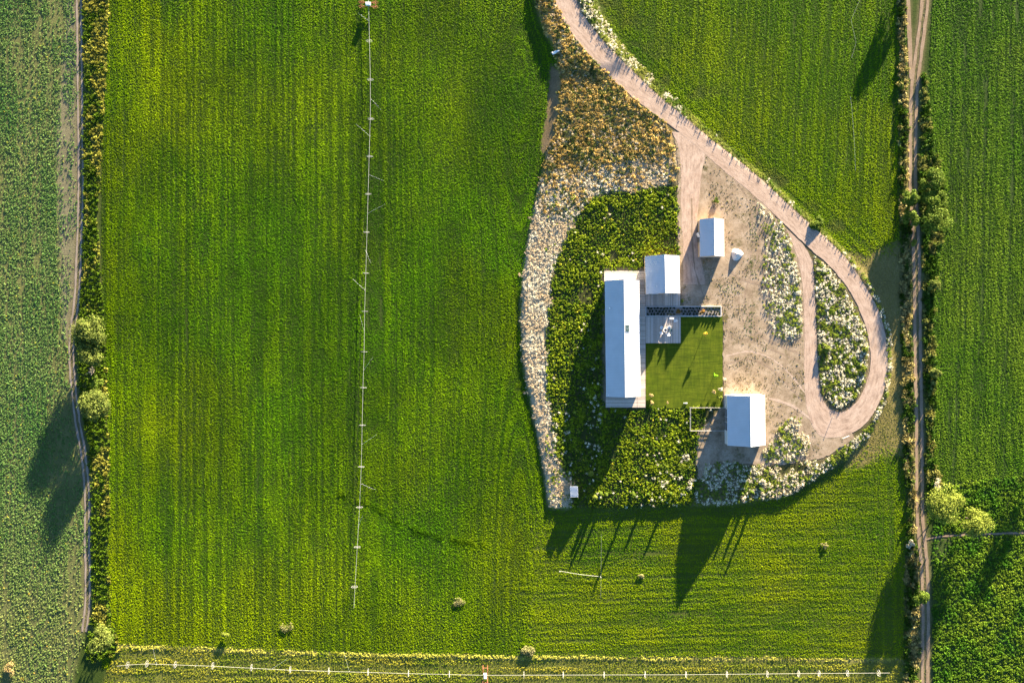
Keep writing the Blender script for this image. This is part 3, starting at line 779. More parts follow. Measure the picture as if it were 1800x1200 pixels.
VX0, VX1, VY0, VY1 = -110, 1910, -120, 1300      # pixels over which plants stand
def candidates(sp, bbox=None, seed=0, jit=.85):
    rng = np.random.default_rng(seed)
    x0, x1, y0, y1 = bbox or (VX0, VX1, VY0, VY1)
    st = sp / S
    gx_, gy_ = np.meshgrid(np.arange(x0, x1, st), np.arange(y0, y1, st))
    px = (gx_ + (rng.random(gx_.shape) - .5) * st * jit).ravel(); py = (gy_ + (rng.random(gx_.shape) - .5) * st * jit).ravel()
    return px, py, rng
def zone_at(px, py, warp=4.0, seed=0):
    qx = px + (fbm(px / 12, py / 12, 70 + seed) - .5) * 2 * warp; qy = py + (fbm(px / 12, py / 12, 80 + seed) - .5) * 2 * warp
    i = np.clip(((qx + MARG) / RES).astype(int), 0, NX - 1); j = np.clip(((qy + MARG) / RES).astype(int), 0, NY - 1)
    zo = ZONE[j, i]
    rj = np.random.default_rng(900 + seed)
    qx = px + (fbm(px / 22, py / 22, 75) - .5) * 80 + rj.normal(0, 22, px.shape); qy = py + (fbm(px / 22, py / 22, 85) - .5) * 60 + rj.normal(0, 10, px.shape)
    i = np.clip(((qx + MARG) / RES).astype(int), 0, NX - 1); j = np.clip(((qy + MARG) / RES).astype(int), 0, NY - 1)
    z2 = ZONE[j, i]
    soft = np.isin(zo, (MAIN, SOUTH, NE, BARE)) & np.isin(z2, (MAIN, SOUTH, NE, BARE))
    return np.where(soft, z2, zo)
def emit(name, label, cat, px, py, sc, cols, meshes, rng, col2=None, flat=1.0, tilt=.12, rag=.9):
    px = px + rng.normal(0, rag, len(px)); py = py + rng.normal(0, rag, len(py))
    x, y = P(px, py); n = len(px)
    pos = np.stack([x, y, ZT(x, y) - .04], 1)
    scl = np.stack([sc, sc, sc * (flat if np.ndim(flat) else np.full(n, flat))], 1)
    rot = np.stack([rng.normal(0, tilt, n), rng.normal(0, tilt, n), rng.uniform(0, 6.283, n)], 1)
    return scatter_object(name, label, cat, pos, scl, rot, rng.integers(0, len(meshes), n), np.clip(cols, .002, 1), meshes, col2)
def lerp3(a, b_, t_): return np.asarray(a)[None] * (1 - t_[:, None]) + np.asarray(b_)[None] * t_[:, None]

TUFT = protos([tuft_mesh('crop_tuft', 100 + k) for k in range(4)])
TUFT_B = protos([tuft_mesh('weed_tuft', 120 + k, 26, .42, .42, .17) for k in range(4)])
DRYT = protos([drytuft('dry_tuft', 140 + k) for k in range(4)])
FLOW = protos([flowertuft('flower_tuft', 160 + k) for k in range(4)])

# garden edge x at a given y, for the crop rows that bend round the homestead
_ey = np.array([-160, 0, 50, 95, 130, 180, 230, 290, 340, 430, 500, 560, 640, 710, 780, 840, 893, 1000, 1400.]); _ex = np.array([930, 940, 955, 978, 982, 975, 965, 955, 945, 925, 917, 915, 920, 935, 950, 960, 965, 975, 980.])

def bump_line(px, py, path, w):
    d = np.full(px.shape, 1e9)
    for (ax, ay), (bx_, by_) in zip(path[:-1], path[1:]):
        vx, vy = bx_ - ax, by_ - ay; t_ = np.clip(((px - ax) * vx + (py - ay) * vy) / (vx * vx + vy * vy), 0, 1)
        d = np.minimum(d, np.hypot(px - ax - t_ * vx, py - ay - t_ * vy))
    return np.exp(-(d / w) ** 2)

# ---- main alfalfa field
px, py, rng = candidates(.27, (180, 1010, VY0, 1175), 1)
zn = zone_at(px, py, 2.5); k = zn == MAIN; px, py = px[k], py[k]
w = sstep(640, 930, px) * .9
u = (px - np.interp(py, _ey, _ex) * w) * S; v = py * S
streak = .50 * vnoise(u / .52, v / 45, 1) + .33 * vnoise(u / .36, v / 6, 2) + .17 * vnoise(u / 1.7, v / 70, 3)
patch = fbm(px / 150, py / 190, 4, 5)
hst = sstep(.30, .70, streak)
mott = fbm(px / 16, py / 16, 8, 3)
blot = sstep(.55, .75, fbm(px / 60, py / 90, 9, 3)) * sstep(500, 250, px) * sstep(700, 300, py)
ditch = bump_line(px, py, [(600, 868), (640, 885), (690, 910), (740, 935), (790, 948), (850, 955)], 6) * sstep(.35, .6, vnoise(px / 14, py / 9, 31))
wl = sstep(560, 200, px) * .55 + sstep(880, 1120, py) * .75  # directional light reflection put into crop colour: yellower to the left and bottom
warm = np.clip(.15 + .30 * sstep(760, 930, px) * sstep(850, 960, py) + (patch - .5) * 1.3 + wl * .55 + (hst - .5) * .35 - blot * .3, 0, 1)
drill = ((u / 2.05) % 1 < .15) * (vnoise(u / 8, v / 70, 73) > .42) + .8 * ((u / 1.02 + .3) % 1 < .2) * (vnoise(u / 7, v / 40, 74) > .60)
sc = .56 - .10 * drill + .18 * (hst - .5) + .22 * (mott - .5) + rng.normal(0, .12, len(px)) + ditch * .5 + blot * .08
cols = lerp3((.070, .185, .002), (.205, .290, .002), warm)
cols = cols * (.80 + .38 * hst + .30 * (mott - .5))[:, None] * rng.uniform(.85, 1.15, len(px))[:, None]
tram = sum(bump_line(px, py, p_, 1.8) for p_ in ([(815, 190), (775, 265), (705, 385), (655, 500)], [(520, 830), (440, 1000), (395, 1070)], [(700, 380), (690, 500), (700, 640)], [(300, 560), (420, 590), (600, 600)]))
cols = cols * (1 - .45 * ditch)[:, None] * (1 - .30 * drill)[:, None] * (.84 + .32 * sstep(.3, .7, fbm(px / 95, py / 140, 76, 4)))[:, None] * (1 + .22 * np.clip(tram, 0, 1))[:, None]
dash = (vnoise(u / .45, v / 22, 71) > .955) & (vnoise(u / 9, v / 30, 72) > .45)
cols = np.where(dash[:, None], cols * np.array([1.45, 1.25, 1.0]), cols)
cols = np.where((blot * rng.random(len(px)) > .35)[:, None], cols * np.array([.85, .95, 2.2]), cols)
drop = (streak < .20) | (rng.random(len(px)) < .04 + .22 * blot) | (bump_line(px, py, [(640, 380), (632, 640), (618, 1070)], 1.3) > .5)
k = ~drop
emit('alfalfa_crop', 'large green alfalfa field in long fine rows left of the homestead', 'crop', px[k], py[k], np.clip(sc[k], .35, 1.6), cols[k], TUFT, rng, flat=.55)

# ---- top right field
px, py, rng = candidates(.29, (1020, 1600, VY0, 470), 2)
zn = zone_at(px, py, 2.5); k = zn == NE; px, py = px[k], py[k]
X_, Y_ = px * S, py * S
near = np.exp(-np.clip((py - np.interp(px, [1040, 1120, 1200, 1330, 1440, 1530], [0, 110, 190, 300, 400, 450])) * -1, 0, None) / 60)
u1 = X_ + .05 * Y_; ud = (X_ * .66 - Y_ * .75)
streak = (.55 * vnoise(u1 / .62, Y_ / 40, 11) + .45 * vnoise(u1 / .4, Y_ / 8, 12)) * (1 - near) + near * (.6 * vnoise(ud / .8, (X_ + Y_) / 30, 13) + .4 * vnoise(ud / .4, (X_ + Y_) / 9, 14))
hst = sstep(.3, .7, streak); patch = fbm(px / 110, py / 110, 15, 4)
warm = np.clip(.33 + (patch - .5) * 1.2 + (hst - .5) * .4 + near * .2, 0, 1)
brown = sstep(.55, .8, fbm(px / 40, py / 40, 16)) * near
cols = lerp3((.09, .215, .002), (.24, .32, .003), warm) * (.84 + .32 * hst)[:, None] * rng.uniform(.75, 1.25, len(px))[:, None]
cols = cols * (1 - brown[:, None]) + np.array([.13, .12, .04]) * brown[:, None]
drill = ((u1 / 2.05) % 1 < .15) * (vnoise(u1 / 8, Y_ / 70, 77) > .42) * (1 - near)
cols = cols * (1 - .30 * drill)[:, None]
sc = .58 + .22 * (hst - .5) + rng.normal(0, .10, len(px)) - .2 * brown
k = (streak > .18) & (rng.random(len(px)) > .04 + .3 * brown)
emit('hay_crop', 'bright green hay field in the wedge between driveway and right lane', 'crop', px[k], py[k], np.clip(sc[k], .35, 1.5), cols[k], TUFT, rng, flat=.55)

# ---- right field
px, py, rng = candidates(.30, (1615, VX1, VY0, 900), 3)
zn = zone_at(px, py, 3); k = zn == RIGHT; px, py = px[k], py[k]
u = (px + .02 * py) * S; v = py * S
streak = .5 * vnoise(u / .75, v / 30, 21) + .5 * vnoise(u / .42, v / 5, 22)
hst = sstep(.3, .7, streak); patch = fbm(px / 90, py / 90, 23, 4)
warm = np.clip(.28 + (patch - .5) * .9 + (hst - .5) * .4, 0, 1)
cols = lerp3((.075, .19, .008), (.19, .27, .022), warm) * (.78 + .42 * hst)[:, None] * rng.uniform(.7, 1.3, len(px))[:, None]
k = (streak > .22) & (rng.random(len(px)) > .06)
sc = .60 + .24 * (hst - .5) + rng.normal(0, .12, len(px))
emit('corn_crop', 'deep green row crop along the right edge beyond the lane', 'crop', px[k], py[k], np.clip(sc[k], .35, 1.5), cols[k], TUFT, rng, flat=.65)

# ---- bottom right rough pasture
px, py, rng = candidates(.52, (1625, VX1, 820, VY1), 4)
zn = zone_at(px, py, 4); k = zn == ROUGH; px, py = px[k], py[k]
patch = fbm(px / 30, py / 30, 24, 4); mott = fbm(px / 8, py / 8, 25, 3)
warm = np.clip(.35 + (patch - .5) * 1.6, 0, 1)
bare = sstep(30, 6, np.hypot((px - 1655), (py - 960) * .8))
cols = lerp3((.05, .14, .010), (.20, .28, .02), warm) * (.6 + .8 * mott)[:, None] * rng.uniform(.7, 1.3, len(px))[:, None]
sc = .75 + .9 * (mott - .4) + rng.normal(0, .15, len(px))
k = rng.random(len(px)) > .08 + .7 * bare
emit('rough_pasture', 'tussocky dark green pasture in the lower right corner', 'pasture', px[k], py[k], np.clip(sc[k], .3, 1.7), cols[k], TUFT_B, rng, flat=.9)

# ---- lower field with rows running across
px, py, rng = candidates(.29, (900, 1640, 780, 1180), 5)
zn = zone_at(px, py, 2.5); k = zn == SOUTH; px, py = px[k], py[k]
u = (py + 6 * np.sin(px / 190)) * S; v = px * S
edge = np.exp(-np.clip(1590 - px, 0, None) / 45) * sstep(760, 820, py)
streak = (.5 * vnoise(u / .7, v / 40, 33) + .5 * vnoise(u / .4, v / 7, 34)) * (1 - edge) + edge * vnoise(px * S / .7, py * S / 20, 35)
hst = sstep(.3, .7, streak); patch = fbm(px / 80, py / 80, 36, 4)
warm = np.clip(.40 - .08 * sstep(1010, 930, px) + (patch - .5) * 1.2 + (hst - .5) * .4 + .2 * sstep(1000, 1130, py), 0, 1)
cols = lerp3((.075, .185, .002), (.225, .295, .003), warm) * (.84 + .30 * hst)[:, None] * rng.uniform(.85, 1.15, len(px))[:, None]
drill = ((u / 1.9) % 1 < .16) * (vnoise(u / 6, v / 60, 78) > .45) * (1 - edge)
cols = cols * (1 - .28 * drill)[:, None]
sc = .56 + .18 * (hst - .5) + rng.normal(0, .10, len(px))
k = (streak > .22) & (rng.random(len(px)) > .05)
emit('lower_hay_crop', 'yellow green hay field with rows running across below the homestead', 'crop', px[k], py[k], np.clip(sc[k], .35, 1.4), cols[k], TUFT, rng, flat=.6)

# ---- strip at the bottom with the second sprinkler line
px, py, rng = candidates(.46, (100, 1640, 1125, VY1), 6)
zn = zone_at(px, py, 1.5); k = (zn == STRIP) | (zn == BLINE); px, py, zn = px[k], py[k], zn[k]
u = py * S; v = px * S
streak = .6 * vnoise(u / .9, v / 40, 37) + .4 * vnoise(u / .5, v / 8, 38); hst = sstep(.3, .7, streak)
patch = fbm(px / 50, py / 25, 39, 4)
cols = lerp3((.11, .19, .005), (.29, .28, .03), np.clip(.42 + (patch - .5) * 1.5 + (hst - .5) * .5, 0, 1)) * (.7 + .5 * hst)[:, None] * rng.uniform(.75, 1.25, len(px))[:, None]
ln = zn == BLINE
cols = np.where((ln & (vnoise(px / 30, py / 30, 40) > .3))[:, None], np.array([.42, .43, .07]) * rng.uniform(.7, 1.2, len(px))[:, None], cols)
sc = .62 + .35 * (hst - .5) + rng.normal(0, .1, len(px)) + ln * .35
k = rng.random(len(px)) > .1 + .45 * (streak < .3)
emit('strip_hay_crop', 'olive grass strip along the bottom edge under the second sprinkler line', 'crop', px[k], py[k], np.clip(sc[k], .3, 1.4), cols[k], TUFT, rng, flat=.8)

# ---- left field
px, py, rng = candidates(.40, (VX0, 160, VY0, VY1), 7)
zn = zone_at(px, py, 14); k = (zn == LEFT) | (zn == LSOIL); px, py, zn = px[k], py[k], zn[k]
u = px * S; v = py * S
streak = .35 * vnoise(u / 2.2, v / 60, 41) + .45 * vnoise(u / .62, v / 30, 42) + .2 * vnoise(u / .4, v / 1.5, 43)
patch = fbm(px / 70, py / 90, 44, 4)
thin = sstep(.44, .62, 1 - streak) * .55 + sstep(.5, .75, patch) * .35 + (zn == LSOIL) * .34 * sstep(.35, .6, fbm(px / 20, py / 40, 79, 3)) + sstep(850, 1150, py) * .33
cols = lerp3((.078, .195, .042), (.195, .295, .088), np.clip(.4 + (patch - .5) * 1.3 + rng.normal(0, .12, len(px)), 0, 1)) * rng.uniform(.85, 1.15, len(px))[:, None]  # bluish tint of the leaves: lens haze put into the crop colour
sc = .72 + rng.normal(0, .17, len(px)) + (rng.random(len(px)) > .985) * .6
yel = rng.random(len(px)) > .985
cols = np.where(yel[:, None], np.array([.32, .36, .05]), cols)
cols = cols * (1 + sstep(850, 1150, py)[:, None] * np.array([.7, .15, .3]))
k = rng.random(len(px)) > np.clip(thin, 0, .93)
emit('sparse_hazed_crop', 'thin crop along the left edge with lens haze put into its blue green colour, bare soil showing', 'crop', px[k], py[k], np.clip(sc[k], .3, 1.6), cols[k], TUFT, rng, flat=.8)

# ---- bare mown corner between loop and lane
px, py, rng = candidates(.36, (1460, 1620, 400, 850), 8)
zn = zone_at(px, py, 7); k = zn == BARE; px, py = px[k], py[k]
g = vnoise((px + .15 * py) / 4.5, py / 120, 45); patch = fbm(px / 40, py / 60, 46, 3)
cols = lerp3((.11, .15, .012), (.30, .245, .075), np.clip(.5 + (patch - .5) * 1.5, 0, 1)) * rng.uniform(.7, 1.3, len(px))[:, None]
k = rng.random(len(px)) > .05 + .35 * sstep(.4, .7, g)
emit('stubble_grass', 'dry tan stubble between the driveway loop and the lane', 'grass', px[k], py[k], np.clip(.44 + rng.normal(0, .1, len(px)), .25, .9)[k], cols[k], TUFT, rng, flat=.5)

# ---- hedgerow weeds
px, py, rng = candidates(.62, (120, 1700, VY0, VY1), 9)
zn = zone_at(px, py, 3)
k = zn == LHEDGE; qx, qy = px[k], py[k]; rr = np.random.default_rng(91)
pt = fbm(qx / 14, qy / 30, 47, 3); strw = sstep(.45, .6, pt + .25 * sstep(0, 1, (qx - 146) / 45) - .25 * sstep(150, 600, qy))
cols = lerp3((.09, .16, .010), (.36, .34, .06), np.clip(strw * .8, 0, 1)) * rr.uniform(.65, 1.3, len(qx))[:, None]
emit('left_hedgerow_grass', 'tall golden and green grass strip between left track and alfalfa', 'grass', qx, qy, np.clip(.95 + rr.normal(0, .22, len(qx)), .4, 1.8), cols, DRYT + TUFT_B, rr)
k = zn == HEDL; qx, qy = px[k], py[k]
pt = fbm(qx / 9, qy / 22, 48, 3)
cols = lerp3((.06, .12, .012), (.40, .34, .13), sstep(.42, .62, pt)) * rr.uniform(.6, 1.3, len(qx))[:, None]
emit('lane_hedgerow_grass', 'weedy strip of tall grass on the left side of the lane', 'grass', qx, qy, np.clip(1.2 + rr.normal(0, .35, len(qx)), .4, 2.4), cols, DRYT + TUFT_B, rr)
k = zn == HEDR; qx, qy = px[k], py[k]
pt = fbm(qx / 9, qy / 22, 49, 3)
cols = lerp3((.055, .12, .012), (.27, .27, .07), sstep(.45, .62, pt)) * rr.uniform(.6, 1.3, len(qx))[:, None]
emit('field_hedgerow_grass', 'weedy strip of tall grass on the right side of the lane', 'grass', qx, qy, np.clip(1.2 + rr.normal(0, .35, len(qx)), .4, 2.4), cols, DRYT + TUFT_B, rr)

# ---- dry grass
px, py, rng = candidates(.40, (900, 1240, VY0, 380), 10)
zn = zone_at(px, py, 9); k = (zn == DRY) | ((zn == WBAND) & (rng.random(len(px)) < .35)); px, py = px[k], py[k]
pt = fbm(px / 30, py / 30, 50, 4)
cols = lerp3((.36, .27, .07), (.72, .55, .20), np.clip(.5 + (pt - .5) * 1.4 + rng.normal(0, .2, len(px)), 0, 1)) * rng.uniform(.6, 1.3, len(px))[:, None]
grn = (fbm(px / 14, py / 14, 51, 3) > .55)
cols = np.where(((grn & (rng.random(len(px)) > .35)) | (rng.random(len(px)) < .10))[:, None], np.array([.14, .17, .04]), cols)
k = rng.random(len(px)) > .08 + .4 * sstep(.55, .68, fbm(px / 10, py / 10, 67, 3))
emit('dry_brown_grass', 'golden brown dry grass between the driveway and the alfalfa', 'grass', px[k], py[k], np.clip(.85 + .8 * (pt - .5) + rng.normal(0, .2, len(px)), .3, 1.6)[k], cols[k], DRYT + TUFT_B, rng, flat=.8)

# ---- white flowering weeds
def petals(n, rng, dry): return lerp3((.90, .86, .68), (.70, .55, .34), np.clip(dry, 0, 1)) * rng.uniform(.75, 1.08, n)[:, None]
px, py, rng = candidates(.34, (900, 1240, VY0, 910), 12)
zn = zone_at(px, py, 11)
dens_dry = (zn == DRY) & (rng.random(len(px)) < .04 + .55 * sstep(.52, .66, fbm(px / 22, py / 22, 52, 3)) * (sstep(150, 60, py) + sstep(1080, 1180, px) + 1.2 * sstep(190, 310, py)))
k = ((zn == WBAND) & (rng.random(len(px)) > .12 + .35 * sstep(345, 285, py) + .30 * sstep(640, 740, py) + .5 * sstep(.52, .62, fbm(px / 9, py / 9, 66, 3)))) | dens_dry
px, py = px[k], py[k]
dry = .64 + (fbm(px / 18, py / 18, 53, 3) - .5) * 1.8 + .35 * sstep(330, 280, py) + .3 * sstep(700, 800, py) + rng.normal(0, .18, len(px))
cols = lerp3((.10, .13, .05), (.26, .20, .10), np.clip(dry, 0, 1))
emit('white_weed_band', 'pale band of white seeding weeds curving round the garden', 'wildflowers', px, py, np.clip(.58 + rng.normal(0, .22, len(px)), .22, 1.5), cols, FLOW, rng, petals(len(px), rng, dry), flat=.65)

px, py, rng = candidates(.42, (960, 1240, 330, 900), 13)
zn = zone_at(px, py, 8); k = (zn == WEED) | ((zn == WBAND) & (rng.random(len(px)) < .10 + .5 * sstep(.56, .68, fbm(px / 13, py / 13, 68, 3)))); px, py = px[k], py[k]
pt = fbm(px / 20, py / 20, 54, 4)
bare = sstep(14, 7, np.hypot(px - 1078, (py - 448) * 1.3)) + sstep(17, 8, np.hypot(px - 1030, (py - 520) * .7)) + sstep(10, 5, np.hypot(px - 1070, (py - 368)))
warm = np.clip(.45 + (pt - .5) * 1.8 + rng.normal(0, .25, len(px)), 0, 1)
cols = lerp3((.045, .11, .006), (.24, .31, .015), warm) * rng.uniform(.6, 1.3, len(px))[:, None]
yel = rng.random(len(px)) > .984
cols = np.where(yel[:, None], np.array([.42, .42, .03]), cols)
k = rng.random(len(px)) > np.clip(.10 + bare, 0, .95)
emit('garden_weeds', 'thick dark green weeds filling the plot left of the house', 'weeds', px[k], py[k], np.clip(.62 + .9 * (pt - .5) + rng.normal(0, .22, len(px)), .25, 1.7)[k], cols[k], TUFT_B, rng)

px, py, rng = candidates(.47, (940, 1580, 340, 900), 14)
zn = zone_at(px, py, 4)
lowr = sstep(1130, 1210, px) * sstep(770, 830, py); low = sstep(700, 760, py)
pw = .010 + .015 * low + .95 * lowr * sstep(.4, .6, fbm(px / 16, py / 16, 55, 3)) + .35 * sstep(1010, 985, px) * low + .2 * sstep(1000, 1060, px) * sstep(520, 700, py) * sstep(1062, 1055, px)
k = ((zn == FLOWER) & (rng.random(len(px)) > .14 + .5 * (px > 1315) * sstep(1385, 1345, px) * (py < 610))) | ((zn == WEED) & (rng.random(len(px)) < pw))
px, py, zn = px[k], py[k], zn[k]
fr = fbm(px / 12, py / 12, 56, 3)
dry = .15 + rng.normal(0, .2, len(px)) + .3 * (fr - .5) + .35 * (py > 730) * (px > 1330) * (px < 1425)
green = (fr < .47) | (rng.random(len(px)) < .18)
cols = lerp3((.07, .13, .015), (.22, .26, .03), rng.random(len(px))) * rng.uniform(.7, 1.3, len(px))[:, None]
pet = petals(len(px), rng, dry)
pet = np.where(green[:, None], cols * 1.2, pet)
emit('white_wildflowers', 'clumps of white blossoming weeds in the loop island and garden edge', 'wildflowers', px, py, np.clip(.72 + rng.normal(0, .26, len(px)), .28, 1.9), cols, FLOW, rng, np.clip(pet, 0, 1), flat=.85)

# ---- driveway verge
px, py, rng = candidates(.5, (980, 1600, VY0, 470), 15)
zn = zone_at(px, py, 2.5); k = zn == VERGE; px, py = px[k], py[k]
fr = fbm(px / 14, py / 14, 57, 3)
white = (fr > .5 + .14 * sstep(120, 240, py)) & (rng.random(len(px)) > .25)
cols = lerp3((.07, .13, .012), (.26, .28, .05), np.clip(.4 + (fbm(px / 20, py / 20, 58) - .5) * 2, 0, 1)) * rng.uniform(.7, 1.3, len(px))[:, None]
pet = np.where(white[:, None], petals(len(px), rng, .2 + rng.normal(0, .2, len(px))), cols * 1.15)
emit('driveway_verge_weeds', 'narrow verge of green and white weeds on the right edge of the driveway', 'weeds', px, py, np.clip(.72 + rng.normal(0, .2, len(px)), .3, 1.3), cols, FLOW, rng, np.clip(pet, 0, 1))

# ---- scattered weeds in the yard and along tracks
px, py, rng = candidates(.42, (1185, 1560, 235, 850), 16)
zn = zone_at(px, py, 3); k = zn == YARD; px, py = px[k], py[k]
fr = fbm(px / 22, py / 22, 59, 4)
tr = bump_line(px, py, [(1318, 350), (1325, 400), (1322, 440), (1315, 470), (1270, 515), (1262, 500)], 7) + bump_line(px, py, [(1300, 540), (1318, 580), (1340, 605)], 8) + bump_line(px, py, [(1345, 640), (1400, 660), (1410, 690)], 14) * .5
ell = lambda cx_, cy_, rx_, ry_: sstep(1.25, .5, np.hypot((px - cx_) / rx_, (py - cy_) / ry_))
bro = np.clip(ell(1320, 672, 48, 22) + .8 * ell(1392, 668, 26, 18) + .5 * ell(1262, 330, 26, 40) + .6 * ell(1300, 640, 30, 14), 0, 1)
grn = np.clip(ell(1326, 400, 9, 42) + ell(1322, 470, 12, 22) + ell(1316, 560, 12, 40) + ell(1284, 508, 22, 10), 0, 1)
pr = np.clip(.75 * bro * sstep(.38, .55, fbm(px / 7, py / 7, 69, 3)) + .85 * grn * sstep(.40, .52, fbm(px / 5, py / 8, 64, 3)) + .6 * sstep(.52, .68, fr) + 1.0 * tr * sstep(.38, .5, fbm(px / 6, py / 6, 60)), 0, .9)
k = rng.random(len(px)) < pr; px, py, grn, bro = px[k], py[k], grn[k], bro[k]
cols = lerp3((.10, .12, .03), (.28, .22, .10), rng.random(len(px)))
cols = cols * (1 - grn[:, None] * .8) + np.array([.10, .16, .03]) * grn[:, None] * .8
cols = cols * (1 - bro[:, None] * .6) + np.array([.16, .13, .045]) * bro[:, None] * .6 * rng.uniform(.7, 1.2, len(px))[:, None]
emit('yard_weeds', 'thin scattered weeds and tyre-worn grass on the dirt yard', 'weeds', px, py, np.clip(.55 + rng.normal(0, .17, len(px)), .25, 1.1), cols, TUFT, rng, flat=.6)
px, py, rng = candidates(.55, (1185, 1570, 235, 850), 18)
zn = zone_at(px, py, 3); k = ((zn == YARD) & (rng.random(len(px)) < .10 + .55 * sstep(.48, .66, fbm(px / 17, py / 17, 63, 4)))) | ((zn == DRIVE) & (rng.random(len(px)) < .03)); px, py = px[k], py[k]
cols = lerp3((.17, .12, .08), (.36, .28, .20), rng.random(len(px)))
emit('yard_clods', 'loose clods and gravel lying about the dirt yard', 'clods', px, py, np.clip(.26 + rng.normal(0, .10, len(px)), .1, .6), cols, TUFT, rng, flat=.6, rag=1.5)
px, py, rng = candidates(.5, (100, 1960, VY0, VY1), 17)
zn = zone_at(px, py, 1); k = zn == TRACK; px, py = px[k], py[k]
cen = np.minimum(1 - bump_line(px, py, LTRACK, 2.2), 1 - bump_line(px, py, RTRACK, 2.6))
k = rng.random(len(px)) < .9 * (cen < .5) * sstep(.25, .5, fbm(px / 8, py / 30, 61)); px, py = px[k], py[k]
cols = lerp3((.08, .12, .02), (.26, .23, .10), rng.random(len(px)))
emit('track_grass', 'short grass growing between the wheel ruts of the tracks', 'grass', px, py, np.clip(.42 + rng.normal(0, .12, len(px)), .2, .8), cols, TUFT, rng, flat=.6)

# ------------------------------------------------------------------ trees and shrubs
def crown_np(Rr, Hh, z0, seed, nl=16, per=150, size=.26, squash=1.0, column=False):
    rng = np.random.default_rng(seed); parts = []
    for k in range(nl):
        a = rng.uniform(0, 6.283); e = rng.uniform(-.35, 1.0); rad = math.sqrt(rng.uniform(.0, 1)) * .72
        if k == 0: rad, e = 0, .6
        lr = Rr * rng.uniform(.28, .46)
        c = np.array([math.cos(a) * rad * Rr, math.sin(a) * rad * Rr * squash, z0 + (Hh - z0) * (.30 + .42 * (1 - rad * rad) * max(.2, (e + .4))) ])
        lz = min(lr * 1.0, (Hh - z0) * .42)
        if column:
            q = (k + .5) / nl; c = np.array([rng.normal(0, .18 * Rr), rng.normal(0, .18 * Rr), z0 + (Hh - z0) * q]); lr = Rr * (.95 - .55 * q); lz = lr * 1.1
        def fn(n, c=c, lr=lr, lz=lz):
            d = rng.normal(0, 1, (n, 3)); d /= np.linalg.norm(d, axis=1)[:, None]; d[:, 2] = np.where(d[:, 2] < -.3, -d[:, 2], d[:, 2])
            q = rng.uniform(.55, 1.08, n)[:, None]
            return c + d * q * np.array([lr, lr, lz]), d
        v, f = leaves(per, fn, size, rng, .25)
        v[:, 2] = np.maximum(v[:, 2], .05)
        parts.append((v, f, 0))
    return parts, rng
def limbs_mb(Rr, Hh, z0, seed, r0):
    rng = random.Random(seed); mb = MB()
    top = Vector((rng.uniform(-.1, .1) * Rr, rng.uniform(-.1, .1) * Rr, Hh * .62))
    a = Vector((0, 0, -.1)); mid = Vector((top.x * .4, top.y * .4, max(.2, z0 * .8)))
    mb.tube(a, mid, r0 * 1.25, r0 * .9, 7); mb.tube(mid, top, r0 * .9, r0 * .35, 7)
    for k in range(6):
        s_ = mid.lerp(top, rng.uniform(.0, .7)); an = k * 1.05 + rng.uniform(-.3, .3)
        e = s_ + Vector((math.cos(an) * Rr * .62, math.sin(an) * Rr * .62, (Hh - z0) * rng.uniform(.15, .35)))
        mb.tube(s_, e, r0 * .5, r0 * .14, 5)
    return mb
def plant(name, label, cat, px, py, Rr, Hh, mat, seed, z0=None, nl=16, per=150, size=.26, squash=1.0, group=None, trunk='bark', rz=0.0, column=False):
    bx_, by_ = P(px, py, Hh * .6)
    zb = zt(bx_, by_)
    T = thing(name, label, cat, (bx_, by_, zb), rz, group)
    z0 = Hh * .12 if z0 is None else z0
    parts, rng = crown_np(Rr, Hh, z0, seed, nl, per, size, squash, column)
    me = make_mesh('crown', parts, [mat])
    link_mesh('crown', me, T)
    limbs_mb(Rr, Hh, z0, seed, max(.025, Hh * .022)).build('trunk' if cat == 'tree' else 'stem', trunk, T)
    return T

